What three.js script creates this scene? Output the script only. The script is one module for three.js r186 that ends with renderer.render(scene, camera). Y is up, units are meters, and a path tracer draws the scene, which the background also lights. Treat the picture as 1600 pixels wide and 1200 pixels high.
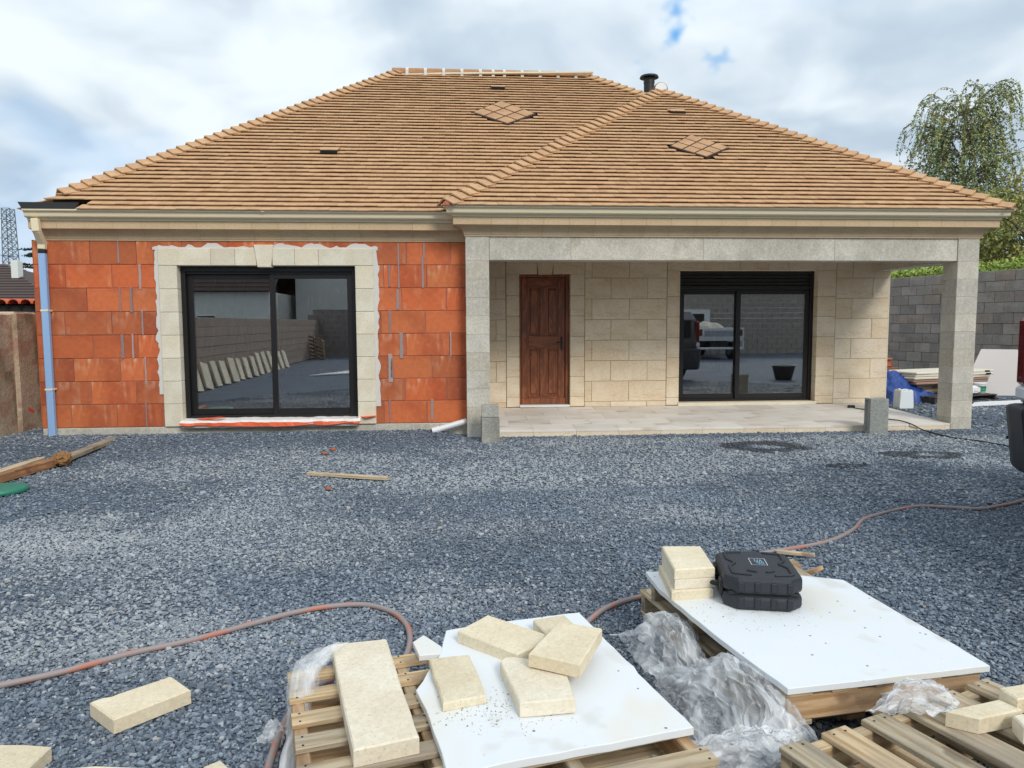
import * as THREE from 'three';
import { mergeGeometries, toCreasedNormals } from 'three/addons/utils/BufferGeometryUtils.js';

// ------------------------------------------------------------------ camera
const scene = new THREE.Scene();
const FOCAL = 1150;                                   // in photo pixels (1600 x 1200)
const camera = new THREE.PerspectiveCamera(2 * Math.atan(600 / FOCAL) * 180 / Math.PI, 4 / 3, 0.1, 600);
camera.position.set(5.572, 1.573, 10.338);
camera.rotation.order = 'YXZ';
camera.rotation.set(-4.75 * Math.PI / 180, -4.42 * Math.PI / 180, -0.26 * Math.PI / 180);
camera.updateMatrixWorld(true);
scene.add(camera);

// ------------------------------------------------------------------ random and noise
let seedState = 12345;
function rnd() { seedState |= 0; seedState = seedState + 0x6D2B79F5 | 0; let t = Math.imul(seedState ^ seedState >>> 15, 1 | seedState); t = t + Math.imul(t ^ t >>> 7, 61 | t) ^ t; return ((t ^ t >>> 14) >>> 0) / 4294967296; }
const rr = (a, b) => a + (b - a) * rnd();
const clamp = (v, a = 0, b = 1) => Math.min(b, Math.max(a, v));
const sstep = (a, b, v) => { const t = clamp((v - a) / (b - a)); return t * t * (3 - 2 * t); };
const lerp = (a, b, t) => a + (b - a) * t;
function h2(ix, iy, s) { let n = Math.imul(ix, 374761393) + Math.imul(iy, 668265263) + Math.imul(s, 1442695041) | 0; n = Math.imul(n ^ n >>> 13, 1274126177); n ^= n >>> 16; return (n >>> 0) / 4294967296; }
function vnoise(x, y, per, s) {
  const x0 = Math.floor(x), y0 = Math.floor(y); let fx = x - x0, fy = y - y0; fx = fx * fx * (3 - 2 * fx); fy = fy * fy * (3 - 2 * fy);
  const m = v => per ? ((v % per) + per) % per : v;
  const a = h2(m(x0), m(y0), s), b = h2(m(x0 + 1), m(y0), s), c = h2(m(x0), m(y0 + 1), s), d = h2(m(x0 + 1), m(y0 + 1), s);
  return a + (b - a) * fx + (c - a) * fy + (a - b - c + d) * fx * fy;
}
function fbm(x, y, per, oct, s) { let v = 0, a = .5, n = 0; for (let o = 0; o < oct; o++) { v += a * vnoise(x, y, per, s + o * 17); n += a; a *= .5; x *= 2; y *= 2; if (per) per *= 2; } return v / n; }

// ------------------------------------------------------------------ photo pixels to places
const camM = camera.matrixWorld, camP = camera.position.clone();
function ray(px, py) { return new THREE.Vector3((px - 800) / FOCAL, -(py - 600) / FOCAL, -1).transformDirection(camM); }
function G(px, py, h = 0) { const d = ray(px, py); return camP.clone().addScaledVector(d, (h - camP.y) / d.y); }
function atZ(px, py, z) { const d = ray(px, py); return camP.clone().addScaledVector(d, (z - camP.z) / d.z); }
function onPlane(px, py, o, n) { const d = ray(px, py); return camP.clone().addScaledVector(d, o.clone().sub(camP).dot(n) / d.dot(n)); }

// ------------------------------------------------------------------ sky: bright broken overcast
{
  const W = 2048, H = 1024, data = new Float32Array(W * H * 4);
  const holes = [[1064, 26, .022, 1], [1122, 100, .013, .6], [1006, 104, .011, .35]].map(([x, y, r, a]) => [ray(x, y), r, a]);
  for (let j = 0; j < H; j++) {
    const el = ((j + .5) / H - .5) * Math.PI;
    const sy = Math.sin(el), cy = Math.cos(el);
    for (let i = 0; i < W; i++) {
      const az = ((i + .5) / W - .5) * 2 * Math.PI, dx = Math.cos(az) * cy, dz = Math.sin(az) * cy, y = Math.max(sy, 0);
      const k = 1 / (y + .22), u = dx * k * 1.5 + 40, v = dz * k * 1.5 + 40;
      const wx = fbm(u * 1.3, v * 1.3, 0, 4, 5) * 1.2, wy = fbm(u * 1.3 + 9, v * 1.3 + 4, 0, 4, 7) * 1.2;
      const big = fbm(u * .9 + wx, v * .9 + wy, 0, 5, 21), det = fbm(u * 3.1 + wx * 1.7, v * 3.1 + wy * 1.7, 0, 7, 33);
      let br = sstep(.30, .66, big * .55 + det * .45);
      let r = lerp(.405, .69, br), g = lerp(.495, .755, br), b = lerp(.585, .80, br);
      const thin = sstep(.62, .76, fbm(u * .7 + 3 + wy * .7, v * .7 + 8 + wx * .7, 0, 4, 55)) * .3;
      let hole = thin;
      for (const [d, rad, amt] of holes) {
        const cs = dx * d.x + sy * d.y + dz * d.z; if (cs < .985) continue;
        const du = (dx * d.z - dz * d.x) / rad, dv = (sy - d.y) / rad, n = fbm(du * 1.1 + 4.7, dv * 1.5 + 9.2, 0, 6, 66 + Math.round(rad * 900));
        hole = Math.max(hole, amt * sstep(.08, .75, .62 - .40 * Math.hypot(du, dv * 1.1) + (n - .5) * 1.5));
      }
      r = lerp(r, .12, hole); g = lerp(g, .35, hole); b = lerp(b, .66, hole);
      const up = lerp(.96, 1.1, sstep(0, .9, y));              // overcast sky is somewhat brighter overhead
      if (sy < 0) { const q = sstep(0, -.12, sy); r = lerp(r, .22, q); g = lerp(g, .23, q); b = lerp(b, .25, q); }
      const o = (j * W + i) * 4; data[o] = r * up; data[o + 1] = g * up; data[o + 2] = b * up; data[o + 3] = 1;
    }
  }
  const t = new THREE.DataTexture(data, W, H, THREE.RGBAFormat, THREE.FloatType);
  t.mapping = THREE.EquirectangularReflectionMapping; t.magFilter = THREE.LinearFilter; t.minFilter = THREE.LinearFilter; t.needsUpdate = true;
  scene.background = t; scene.environment = t;
}
const sun = new THREE.DirectionalLight(new THREE.Color(1, .955, .88), 1.5);
sun.position.set(6.5 + 10, 19, 25); sun.target.position.set(6.5, 0, 1);
sun.castShadow = true; sun.shadow.radius = 34; sun.shadow.mapSize.set(2048, 2048);
Object.assign(sun.shadow.camera, { left: -25, right: 25, top: 25, bottom: -25, near: 1, far: 90 });
scene.add(sun, sun.target);
const EXPOSURE = 1.34;

// ------------------------------------------------------------------ textures and materials
function makeTex(n, metres, fn, srgb = true) {
  const d = new Uint8Array(n * n * 4);
  for (let y = 0; y < n; y++) for (let x = 0; x < n; x++) { const c = fn(x / n, y / n), o = (y * n + x) * 4; if (typeof c === 'number') { d[o] = d[o + 1] = d[o + 2] = clamp(c) * 255; } else { d[o] = clamp(c[0]) * 255; d[o + 1] = clamp(c[1]) * 255; d[o + 2] = clamp(c[2]) * 255; } d[o + 3] = 255; }
  const t = new THREE.DataTexture(d, n, n); t.wrapS = t.wrapT = THREE.RepeatWrapping; t.magFilter = THREE.LinearFilter; t.minFilter = THREE.LinearMipmapLinearFilter; t.generateMipmaps = true;
  if (srgb) t.colorSpace = THREE.SRGBColorSpace;
  t.repeat.set(1 / metres, 1 / metres); t.needsUpdate = true; return t;
}
const mix3 = (a, b, t) => [lerp(a[0], b[0], t), lerp(a[1], b[1], t), lerp(a[2], b[2], t)];
const S = (r, g, b) => [r / 255, g / 255, b / 255];
const mul = (c, k) => [c[0] * k, c[1] * k, c[2] * k];

const texBrick = makeTex(512, 2.3, (x, y) => {
  const n = fbm(x * 6, y * 6, 6, 5, 1), f = fbm(x * 64, y * 64, 64, 3, 2), str = fbm(x * 46, y * 7, 46, 4, 3);
  let c = mix3(S(205, 110, 64), S(184, 92, 54), sstep(.35, .65, n)); c = mul(c, .93 + .12 * f);
  const w = sstep(.54, .74, fbm(x * 5 + .3, y * 5, 5, 4, 9)) * sstep(.38, .75, str);
  return mix3(c, S(226, 176, 148), w * .8);
});
const texStone = makeTex(512, 1.6, (x, y) => {
  const n = fbm(x * 5, y * 5, 5, 5, 11), v = fbm(x * 6 + n * 1.0, y * 26, 6, 4, 12), f = fbm(x * 90, y * 90, 90, 2, 13);
  let c = mix3(S(236, 221, 197), S(228, 209, 181), sstep(.3, .7, n)); c = mix3(c, S(206, 180, 144), sstep(.60, .78, v) * .3); return mul(c, .94 + .1 * f);
});
const texCut = makeTex(512, .9, (x, y) => {
  const n = fbm(x * 5, y * 5, 5, 4, 14), f = fbm(x * 80, y * 80, 80, 3, 15), p = h2(Math.floor(x * 256), Math.floor(y * 256), 3);
  let c = mix3(S(231, 221, 200), S(223, 210, 186), sstep(.3, .7, n)); c = mul(c, .94 + .1 * f); return p > .985 ? mul(c, .84) : c;
});
const bumpGrain = makeTex(512, .45, (x, y) => .55 * fbm(x * 60, y * 60, 60, 3, 16) + .45 * fbm(x * 14, y * 14, 14, 3, 17), false);
const texConcrete = makeTex(512, 1.9, (x, y) => {
  const n = fbm(x * 4, y * 4, 4, 5, 21), m = fbm(x * 12, y * 8, 12, 4, 22), f = fbm(x * 110, y * 110, 110, 2, 23);
  let c = mix3(S(206, 200, 187), S(188, 182, 169), sstep(.3, .7, n)); c = mix3(c, S(160, 154, 141), sstep(.58, .74, m) * .3); c = mix3(c, S(214, 210, 200), sstep(.62, .75, fbm(x * 9, y * 3, 9, 3, 24)) * .35); return mul(c, .9 + .18 * f);
});
const texBlock = makeTex(512, 1.7, (x, y) => {
  const n = fbm(x * 5, y * 5, 5, 5, 26), f = fbm(x * 120, y * 120, 120, 2, 27);
  let c = mix3(S(176, 174, 168), S(152, 150, 144), sstep(.3, .7, n)); return mul(c, .86 + .26 * f);
});
const texTile = makeTex(512, 1.3, (x, y) => {
  const n = fbm(x * 7, y * 7, 7, 4, 31), f = fbm(x * 90, y * 90, 90, 2, 32);
  let c = mix3(S(206, 168, 127), S(196, 156, 116), sstep(.3, .7, n)); c = mix3(c, S(176, 132, 96), sstep(.64, .8, fbm(x * 16, y * 16, 16, 3, 34)) * .4); return mul(c, .92 + .12 * f);
});
const texWood = makeTex(512, .8, (x, y) => {
  const g = fbm(x * 4 + .6 * fbm(x * 2, y * 3, 2, 3, 41), y * 60, 4, 4, 42), n = fbm(x * 3, y * 4, 3, 4, 43), dk = sstep(.62, .8, fbm(x * 5, y * 9, 5, 4, 44));
  let c = mix3(S(216, 198, 168), S(178, 152, 118), sstep(.3, .7, g)); c = mix3(c, S(164, 152, 136), sstep(.42, .7, n) * .7); return mix3(c, S(116, 98, 80), dk * .55);
});
const texDoor = makeTex(512, .9, (x, y) => {
  const w = fbm(x * 3, y * 3, 3, 4, 45), g = fbm(x * 34 + w * 6, y * 4 + w * 2, 34, 4, 46); let c = mix3(S(148, 86, 50), S(110, 60, 34), sstep(.3, .72, g)); return mix3(c, S(92, 48, 28), sstep(.6, .8, w) * .35);
});
const texBoard = makeTex(512, 1.4, (x, y) => {
  const n = fbm(x * 3, y * 3, 3, 5, 51), p = fbm(x * 60, y * 60, 60, 2, 52); let c = mix3(S(228, 231, 234), S(222, 226, 228), n); c = mix3(c, S(226, 217, 198), sstep(.56, .72, fbm(x * 2.0, y * 4, 2, 4, 53)) * .5); const q = h2(Math.floor(x * 190), Math.floor(y * 190), 57); c = mix3(c, S(196, 190, 178), sstep(.6, .8, fbm(x * 9, y * 9, 9, 4, 58)) * .35); return q > .9988 ? S(96, 92, 88) : p > .92 ? mul(c, .93) : c;
});
const texGround = makeTex(1024, 2.2, (x, y) => {
  const a = vnoise(x * 150, y * 150, 150, 61), b = vnoise(x * 260, y * 260, 260, 62), n = fbm(x * 5, y * 5, 5, 4, 63);
  let c = mix3(S(60, 72, 88), S(118, 131, 146), clamp(a * .65 + b * .5 - .1)); return mul(c, .85 + .25 * n);
});
const bumpGround = makeTex(1024, 2.2, (x, y) => vnoise(x * 150, y * 150, 150, 61) * .6 + vnoise(x * 260, y * 260, 260, 62) * .4, false);
const texOld = makeTex(512, 2.4, (x, y) => {
  const n = fbm(x * 4, y * 4, 4, 5, 71), m = fbm(x * 7, y * 10, 7, 5, 72), f = fbm(x * 90, y * 90, 90, 2, 73);
  let c = mix3(S(206, 186, 162), S(184, 162, 138), sstep(.3, .7, n)); c = mix3(c, S(172, 124, 104), sstep(.54, .7, m) * .55); c = mix3(c, S(104, 98, 70), sstep(.6, .75, fbm(x * 6, y * 3, 6, 4, 74)) * .55); return mul(c, .88 + .2 * f);
});
const texWallGrey = makeTex(512, 2.0, (x, y) => {
  const n = fbm(x * 4, y * 4, 4, 5, 76), f = fbm(x * 110, y * 110, 110, 2, 77); let c = mix3(S(160, 152, 144), S(138, 130, 124), sstep(.3, .7, n)); c = mix3(c, S(172, 164, 156), sstep(.6, .75, fbm(x * 5, y * 13, 5, 4, 78)) * .5); return mul(c, .88 + .2 * f);
});
const texPlastic = makeTex(256, .3, (x, y) => .5 * Math.abs(fbm(x * 6, y * 18, 6, 4, 81) - .5) * 2 + .5 * fbm(x * 30, y * 40, 30, 2, 82), false);

const texFilm = makeTex(512, .55, (x, y) => { const w = fbm(x * 4, y * 4, 4, 4, 83), a = fbm(x * 30 + w * 4, y * 7 + w * 5, 30, 4, 84), c = fbm(x * 6, y * 6, 6, 4, 86); return .2 + .34 * sstep(.35, .75, c) + .22 * sstep(.5, .85, a); }, false);
function mat(o) { const m = o.physical ? new THREE.MeshPhysicalMaterial() : new THREE.MeshStandardMaterial(); const { physical, c, ...r } = o; if (c) m.color.setRGB(...c, THREE.SRGBColorSpace); m.roughness = .85; Object.assign(m, r); return m; }
const tones = (n, make) => Array.from({ length: n }, (_, i) => make(i));
const shade = (k, w = 0) => [clamp(.93 + k + w), clamp(.93 + k), clamp(.93 + k - w)];
const M = {
  brick: tones(5, i => mat({ c: [[1, 1, 1], [.93, .91, .90], [1, .95, .92], [.88, .89, .92], [.97, 1, 1]][i], map: texBrick, bumpMap: bumpGrain, bumpScale: .0015, roughness: .8 })),
  stone: tones(5, i => mat({ c: [[.97, .965, .955], [.985, .985, .985], [.955, .94, .92], [.975, .97, .955], [.965, .965, .965]][i], map: texStone, bumpMap: bumpGrain, bumpScale: .001, roughness: .85 })),
  cream: tones(3, i => mat({ c: [[.965, .98, .99], [.99, 1, 1], [.95, .96, .965]][i], map: texCut, bumpMap: bumpGrain, bumpScale: .0008, roughness: .85 })),
  cut: tones(3, i => mat({ c: [[1, 1, 1], [.97, .96, .93], [1, .99, .96]][i], map: texCut, bumpMap: bumpGrain, bumpScale: .0016, roughness: .95 })),
  corn: tones(4, i => mat({ c: [[.885, .81, .72], [.90, .825, .735], [.87, .80, .71], [.89, .82, .735]][i], map: texCut, bumpMap: bumpGrain, bumpScale: .0006, roughness: .75 })),
  conc: tones(4, i => mat({ c: [[1, 1, 1], [.97, .97, .965], [1, .995, .98], [.985, .985, .985]][i], map: texConcrete, bumpMap: bumpGrain, bumpScale: .003, roughness: .95 })),
  block: tones(3, i => mat({ c: [[1, 1, .98], [.95, .95, .93], [.98, 1, 1]][i], map: texBlock, bumpMap: bumpGrain, bumpScale: .004, roughness: .95 })),
  wallb: tones(5, i => mat({ c: [[1, 1, 1], [.93, .92, .92], [.98, .95, .93], [.88, .88, .89], [.96, .97, .97]][i], map: texWallGrey, bumpMap: bumpGrain, bumpScale: .004, roughness: .95 })),
  tile: tones(5, i => mat({ c: [[1, 1, 1], [.98, .975, .965], [1, .985, .98], [.97, .97, .975], [.985, .99, .98]][i], map: texTile, bumpMap: bumpGrain, bumpScale: .001, roughness: .8 })),
  tileV: mat({ map: texTile, vertexColors: true, bumpMap: bumpGrain, bumpScale: .001, roughness: .8 }),
  wood: tones(5, i => mat({ c: [[.97, .97, .96], [.88, .88, .88], [.96, .93, .88], [.82, .83, .84], [.96, .88, .80]][i], map: texWood, bumpMap: bumpGrain, bumpScale: .002, roughness: .85 })),
  door: mat({ map: texDoor, roughness: .42, physical: true, clearcoat: .25, clearcoatRoughness: .35 }),
  board: mat({ map: texBoard, roughness: .8 }), boardEdge: mat({ c: S(206, 206, 206), bumpMap: bumpGrain, bumpScale: .004 }),
  gutter: mat({ c: S(232, 217, 184), roughness: .5 }),
  alu: mat({ c: S(34, 32, 33), roughness: .4, metalness: .25 }), shutter: mat({ c: S(30, 29, 30), roughness: .5 }),
  black: mat({ c: S(24, 25, 27), roughness: .5 }), felt: mat({ c: S(20, 20, 22), roughness: .7 }), deck: mat({ c: S(52, 40, 32), roughness: .9 }),
  mortar: mat({ c: S(150, 138, 138), bumpMap: bumpGrain, bumpScale: .003, roughness: .95 }), glue: mat({ c: S(212, 208, 202), bumpMap: bumpGrain, bumpScale: .004, roughness: .95 }),
  white: mat({ c: S(228, 228, 226), roughness: .6 }), pvc: mat({ c: S(220, 221, 224), roughness: .4 }), pvcGrey: mat({ c: S(112, 124, 142), roughness: .5 }),
  bluePipe: mat({ c: S(148, 182, 222), roughness: .35 }), orange: mat({ c: S(226, 92, 48), roughness: .55 }),
  plaster: mat({ c: S(128, 124, 118), roughness: .95 }), render: mat({ c: S(218, 220, 216), bumpMap: bumpGrain, bumpScale: .003, roughness: .95 }),
  darkRoof: mat({ c: S(76, 62, 58), roughness: .85 }), old: mat({ map: texOld, bumpMap: bumpGrain, bumpScale: .012, roughness: .95 }),
  ground: mat({ map: texGround, bumpMap: bumpGround, bumpScale: .012, roughness: .85 }),
  glass: mat({ physical: true, c: [1, 1, 1], transmission: 1, thickness: 0, roughness: 0, ior: 3.1 }),
  film: mat({ c: S(240, 243, 246), roughness: .42, alphaMap: texFilm, transparent: true, side: THREE.DoubleSide }),
};
const pick = a => a[Math.floor(rnd() * a.length)];

// ------------------------------------------------------------------ building helpers
const V = (x, y, z) => new THREE.Vector3(x, y, z);
const taken = {};
function numbered(n) { taken[n] = (taken[n] ?? -1) + 1; return taken[n] ? n + '_' + String(taken[n]).padStart(3, '0') : n; }
function info(o, label, category, group, kind) { Object.assign(o.userData, { label, category }); if (group) o.userData.group = group; o.userData.kind = kind || 'thing'; return o; }
function thing(name, label, category, [x, y, z] = [0, 0, 0], turn = 0, group) { const o = new THREE.Group(); o.name = numbered(name); o.position.set(x, y, z); o.rotation.y = turn; scene.add(o); return info(o, label, category, group); }
function mesh(parent, name, geo, m) { const o = new THREE.Mesh(geo, m); o.name = parent === scene ? numbered(name) : name; o.castShadow = o.receiveShadow = true; parent.add(o); return o; }
function sub(parent, name) { const o = new THREE.Group(); o.name = name; parent.add(o); return o; }
function structure(name, geo, m) { const o = mesh(scene, name, geo, m); o.userData.kind = 'structure'; return o; }
function geoFrom(pos, uv) { const g = new THREE.BufferGeometry(); g.setAttribute('position', new THREE.Float32BufferAttribute(pos, 3)); g.setAttribute('uv', new THREE.Float32BufferAttribute(uv, 2)); g.computeVertexNormals(); return g; }
// box with chamfered edges, uv in metres
const boxCache = new Map();
function cbox(w, h, d, b = .004, variant = 0, along = 'x') {
  const key = [w, h, d, b].map(v => v.toFixed(4)).join() + variant + along; if (boxCache.has(key)) return boxCache.get(key);
  b = Math.min(b, w * .3, h * .3, d * .3);
  const X = w / 2, Y = h / 2, Z = d / 2, pos = [], uv = [], ou = h2(variant, 7, 1) * 3, ov = h2(variant, 9, 2) * 3;
  const P = (sx, sy, sz, ax) => [sx * (ax === 0 ? X : X - b), sy * (ax === 1 ? Y : Y - b), sz * (ax === 2 ? Z : Z - b)];
  const poly = (pts, n) => {
    const c = new THREE.Vector3().subVectors(V(...pts[1]), V(...pts[0])).cross(new THREE.Vector3().subVectors(V(...pts[2]), V(...pts[0])));
    if (c.dot(n) < 0) pts.reverse();
    const a = [Math.abs(n.x), Math.abs(n.y), Math.abs(n.z)], k = a.indexOf(Math.max(...a));
    for (let i = 1; i < pts.length - 1; i++) for (const p of [pts[0], pts[i], pts[i + 1]]) { pos.push(...p); let q = k === 0 ? [p[2], p[1]] : k === 1 ? [p[0], p[2]] : [p[0], p[1]]; if (along === 'z') q = k === 0 ? [p[2], p[1]] : k === 1 ? [p[2], p[0]] : [p[0], p[1]]; if (along === 'y') q = k === 0 ? [p[1], p[2]] : k === 1 ? [p[0], p[2]] : [p[1], p[0]]; uv.push(q[0] + ou, q[1] + ov); }
  };
  for (const s of [-1, 1]) {
    poly([P(s, -1, -1, 0), P(s, 1, -1, 0), P(s, 1, 1, 0), P(s, -1, 1, 0)], V(s, 0, 0));
    poly([P(-1, s, -1, 1), P(1, s, -1, 1), P(1, s, 1, 1), P(-1, s, 1, 1)], V(0, s, 0));
    poly([P(-1, -1, s, 2), P(1, -1, s, 2), P(1, 1, s, 2), P(-1, 1, s, 2)], V(0, 0, s));
  }
  for (const a of [-1, 1]) for (const c of [-1, 1]) {
    poly([P(a, c, -1, 0), P(a, c, 1, 0), P(a, c, 1, 1), P(a, c, -1, 1)], V(a, c, 0));
    poly([P(a, -1, c, 0), P(a, 1, c, 0), P(a, 1, c, 2), P(a, -1, c, 2)], V(a, 0, c));
    poly([P(-1, a, c, 1), P(1, a, c, 1), P(1, a, c, 2), P(-1, a, c, 2)], V(0, a, c));
    for (const e of [-1, 1]) poly([P(a, c, e, 0), P(a, c, e, 1), P(a, c, e, 2)], V(a, c, e));
  }
  const g = geoFrom(pos, uv); boxCache.set(key, g); return g;
}
function boxAt(parent, name, x0, x1, y0, y1, z0, z1, m, b = .004, along = 'x') {
  const o = mesh(parent, name, cbox(Math.abs(x1 - x0), Math.abs(y1 - y0), Math.abs(z1 - z0), b, Math.floor(rnd() * 6), along), m);
  o.position.set((x0 + x1) / 2, (y0 + y1) / 2, (z0 + z1) / 2); return o;
}
// slab: polygon in space (seen from its top counter-clockwise or not), thickness downwards
function slabGeo(pts, t, bevel = 0, uvOff = 0) {
  const n = new THREE.Vector3(); for (let i = 0; i < pts.length; i++) { const a = pts[i], b = pts[(i + 1) % pts.length]; n.x += (a.y - b.y) * (a.z + b.z); n.y += (a.z - b.z) * (a.x + b.x); n.z += (a.x - b.x) * (a.y + b.y); } n.normalize();
  if (n.y < 0 || (Math.abs(n.y) < 1e-6 && n.z < 0)) { pts = pts.slice().reverse(); n.negate(); }
  const u = pts[1].clone().sub(pts[0]).normalize(), v = n.clone().cross(u), o = pts[0];
  const q = pts.map(p => new THREE.Vector2(p.clone().sub(o).dot(u), p.clone().sub(o).dot(v)));
  const N = q.length, top = q.map((p, i) => { if (!bevel) return p.clone(); const a = q[(i + N - 1) % N], c = q[(i + 1) % N]; const e1 = p.clone().sub(a).normalize(), e2 = c.clone().sub(p).normalize(); const m = new THREE.Vector2(-(e1.y + e2.y), e1.x + e2.x).normalize(); const k = Math.max(.4, m.x * -e1.y + m.y * e1.x); return p.clone().addScaledVector(m, bevel / k); });
  const pos = [], uv = [], put = (p, w, U, Vv) => { pos.push(o.x + u.x * p.x + v.x * p.y + n.x * w, o.y + u.y * p.x + v.y * p.y + n.y * w, o.z + u.z * p.x + v.z * p.y + n.z * w); uv.push(U + uvOff, Vv + uvOff * .7); };
  const tri = THREE.ShapeUtils.triangulateShape(top, []);
  for (const [a, b, c] of tri) { const cr = (top[b].x - top[a].x) * (top[c].y - top[a].y) - (top[b].y - top[a].y) * (top[c].x - top[a].x); const ord = cr > 0 ? [a, b, c] : [a, c, b]; for (const i of ord) put(top[i], 0, top[i].x, top[i].y); for (const i of [ord[0], ord[2], ord[1]]) put(q[i], -t, q[i].x, q[i].y); }
  let L = 0;
  for (let i = 0; i < N; i++) {
    const j = (i + 1) % N, l = q[i].distanceTo(q[j]);
    const quad = (A, wa, B, wb, va, vb) => { put(A[0], wa, L, va); put(B[0], wb, L, vb); put(B[1], wb, L + l, vb); put(A[0], wa, L, va); put(B[1], wb, L + l, vb); put(A[1], wa, L + l, va); };
    if (bevel) quad([top[i], top[j]], 0, [q[i], q[j]], -bevel, 0, bevel);
    quad([q[i], q[j]], -bevel, [q[i], q[j]], -t, bevel, t); L += l;
  }
  return geoFrom(pos, uv);
}
function ragged(pts, amp, step, seed) { const out = []; for (let i = 0; i < pts.length; i++) { const a = pts[i], b = pts[(i + 1) % pts.length], l = a.distanceTo(b), k = Math.max(1, Math.round(l / step)), side = V(-(b.z - a.z), 0, b.x - a.x).normalize(); for (let j = 0; j < k; j++) out.push(a.clone().lerp(b, j / k).addScaledVector(side, j ? (fbm(j * .7 + i * 13, seed, 0, 3, 5) - .5) * 2 * amp : 0)); } return out; }
// prism along a wall: profile [d outwards, y], from plan point A to B
function sweep(profile, A, B, mA, mB, crease = .5) {
  const pos = [], uv = [], N = profile.length, at = (P, m, [d, y]) => [P[0] + m[0] * d, y, P[1] + m[1] * d], len = Math.hypot(B[0] - A[0], B[1] - A[1]); let L = 0;
  for (let i = 0; i < N; i++) { const p = profile[i], q = profile[(i + 1) % N], l = Math.hypot(q[0] - p[0], q[1] - p[1]), a0 = at(A, mA, p), a1 = at(A, mA, q), b0 = at(B, mB, p), b1 = at(B, mB, q); pos.push(...a0, ...b0, ...b1, ...a0, ...b1, ...a1); uv.push(0, L, len, L, len, L + l, 0, L, len, L + l, 0, L + l); L += l; }
  const tri = THREE.ShapeUtils.triangulateShape(profile.map(p => new THREE.Vector2(...p)), []);
  for (const [P, m, f] of [[A, mA, 0], [B, mB, 1]]) for (const t of tri) for (const i of f ? t : [t[0], t[2], t[1]]) { pos.push(...at(P, m, profile[i])); uv.push(...profile[i]); }
  let g = geoFrom(pos, uv); return crease ? toCreasedNormals(g, crease) : g;
}
function tube(pts, r, seg, rad = 8, closed = false) { return new THREE.TubeGeometry(new THREE.CatmullRomCurve3(pts, closed, 'centripetal'), seg, r, rad, closed); }
function taperTube(pts, radii, rad = 6) {
  const pos = [], idx = [], uv = [], n = pts.length; let up = V(.3, .2, .9).normalize();
  for (let i = 0; i < n; i++) { const t = pts[Math.min(i + 1, n - 1)].clone().sub(pts[Math.max(i - 1, 0)]).normalize(), a = up.clone().cross(t).normalize(), b = t.clone().cross(a); for (let k = 0; k <= rad; k++) { const w = k / rad * Math.PI * 2; pos.push(pts[i].x + radii[i] * (a.x * Math.cos(w) + b.x * Math.sin(w)), pts[i].y + radii[i] * (a.y * Math.cos(w) + b.y * Math.sin(w)), pts[i].z + radii[i] * (a.z * Math.cos(w) + b.z * Math.sin(w))); uv.push(k / rad, i); } }
  for (let i = 0; i < n - 1; i++) for (let k = 0; k < rad; k++) { const a = i * (rad + 1) + k, b = a + rad + 1; idx.push(a, a + 1, b, b, a + 1, b + 1); }
  const g = new THREE.BufferGeometry(); g.setAttribute('position', new THREE.Float32BufferAttribute(pos, 3)); g.setAttribute('uv', new THREE.Float32BufferAttribute(uv, 2)); g.setIndex(idx); g.computeVertexNormals(); return g;
}
function moved(g, x, y, z, ry = 0, rx = 0, rz = 0) { return g.clone().applyMatrix4(new THREE.Matrix4().compose(V(x, y, z), new THREE.Quaternion().setFromEuler(new THREE.Euler(rx, ry, rz, 'YXZ')), V(1, 1, 1))); }
function centred(parent, name, geo, m) { geo.computeBoundingBox(); const b = geo.boundingBox, c = V((b.min.x + b.max.x) / 2, b.min.y, (b.min.z + b.max.z) / 2); geo.translate(-c.x, -c.y, -c.z); const o = mesh(parent, name, geo, m); o.position.copy(c); return o; }

// ------------------------------------------------------------------ ground
const groundY = (x, z) => (fbm(x * .35 + 5, z * .35 + 9, 0, 3, 91) - .5) * .05 * sstep(.4, 2, z) - .006 + .085 * sstep(1.1, .1, z) * sstep(5.75, 5.2, x) * sstep(-1.2, -.2, x);
{
  const g = new THREE.PlaneGeometry(400, 400, 2, 2); g.rotateX(-Math.PI / 2); g.translate(0, -.05, 0);
  const uv = g.attributes.uv, p = g.attributes.position; for (let i = 0; i < uv.count; i++) uv.setXY(i, p.getX(i), p.getZ(i));
  structure('ground', g, mat({ c: S(96, 100, 82), roughness: .95 }));
  const y = new THREE.PlaneGeometry(34, 46, 170, 230); y.rotateX(-Math.PI / 2); y.translate(9, 0, 8);
  const q = y.attributes.position, u = y.attributes.uv; for (let i = 0; i < q.count; i++) { q.setY(i, groundY(q.getX(i), q.getZ(i))); u.setXY(i, q.getX(i), q.getZ(i)); } y.computeVertexNormals();
  structure('gravel_yard', y, M.ground);
}
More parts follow.
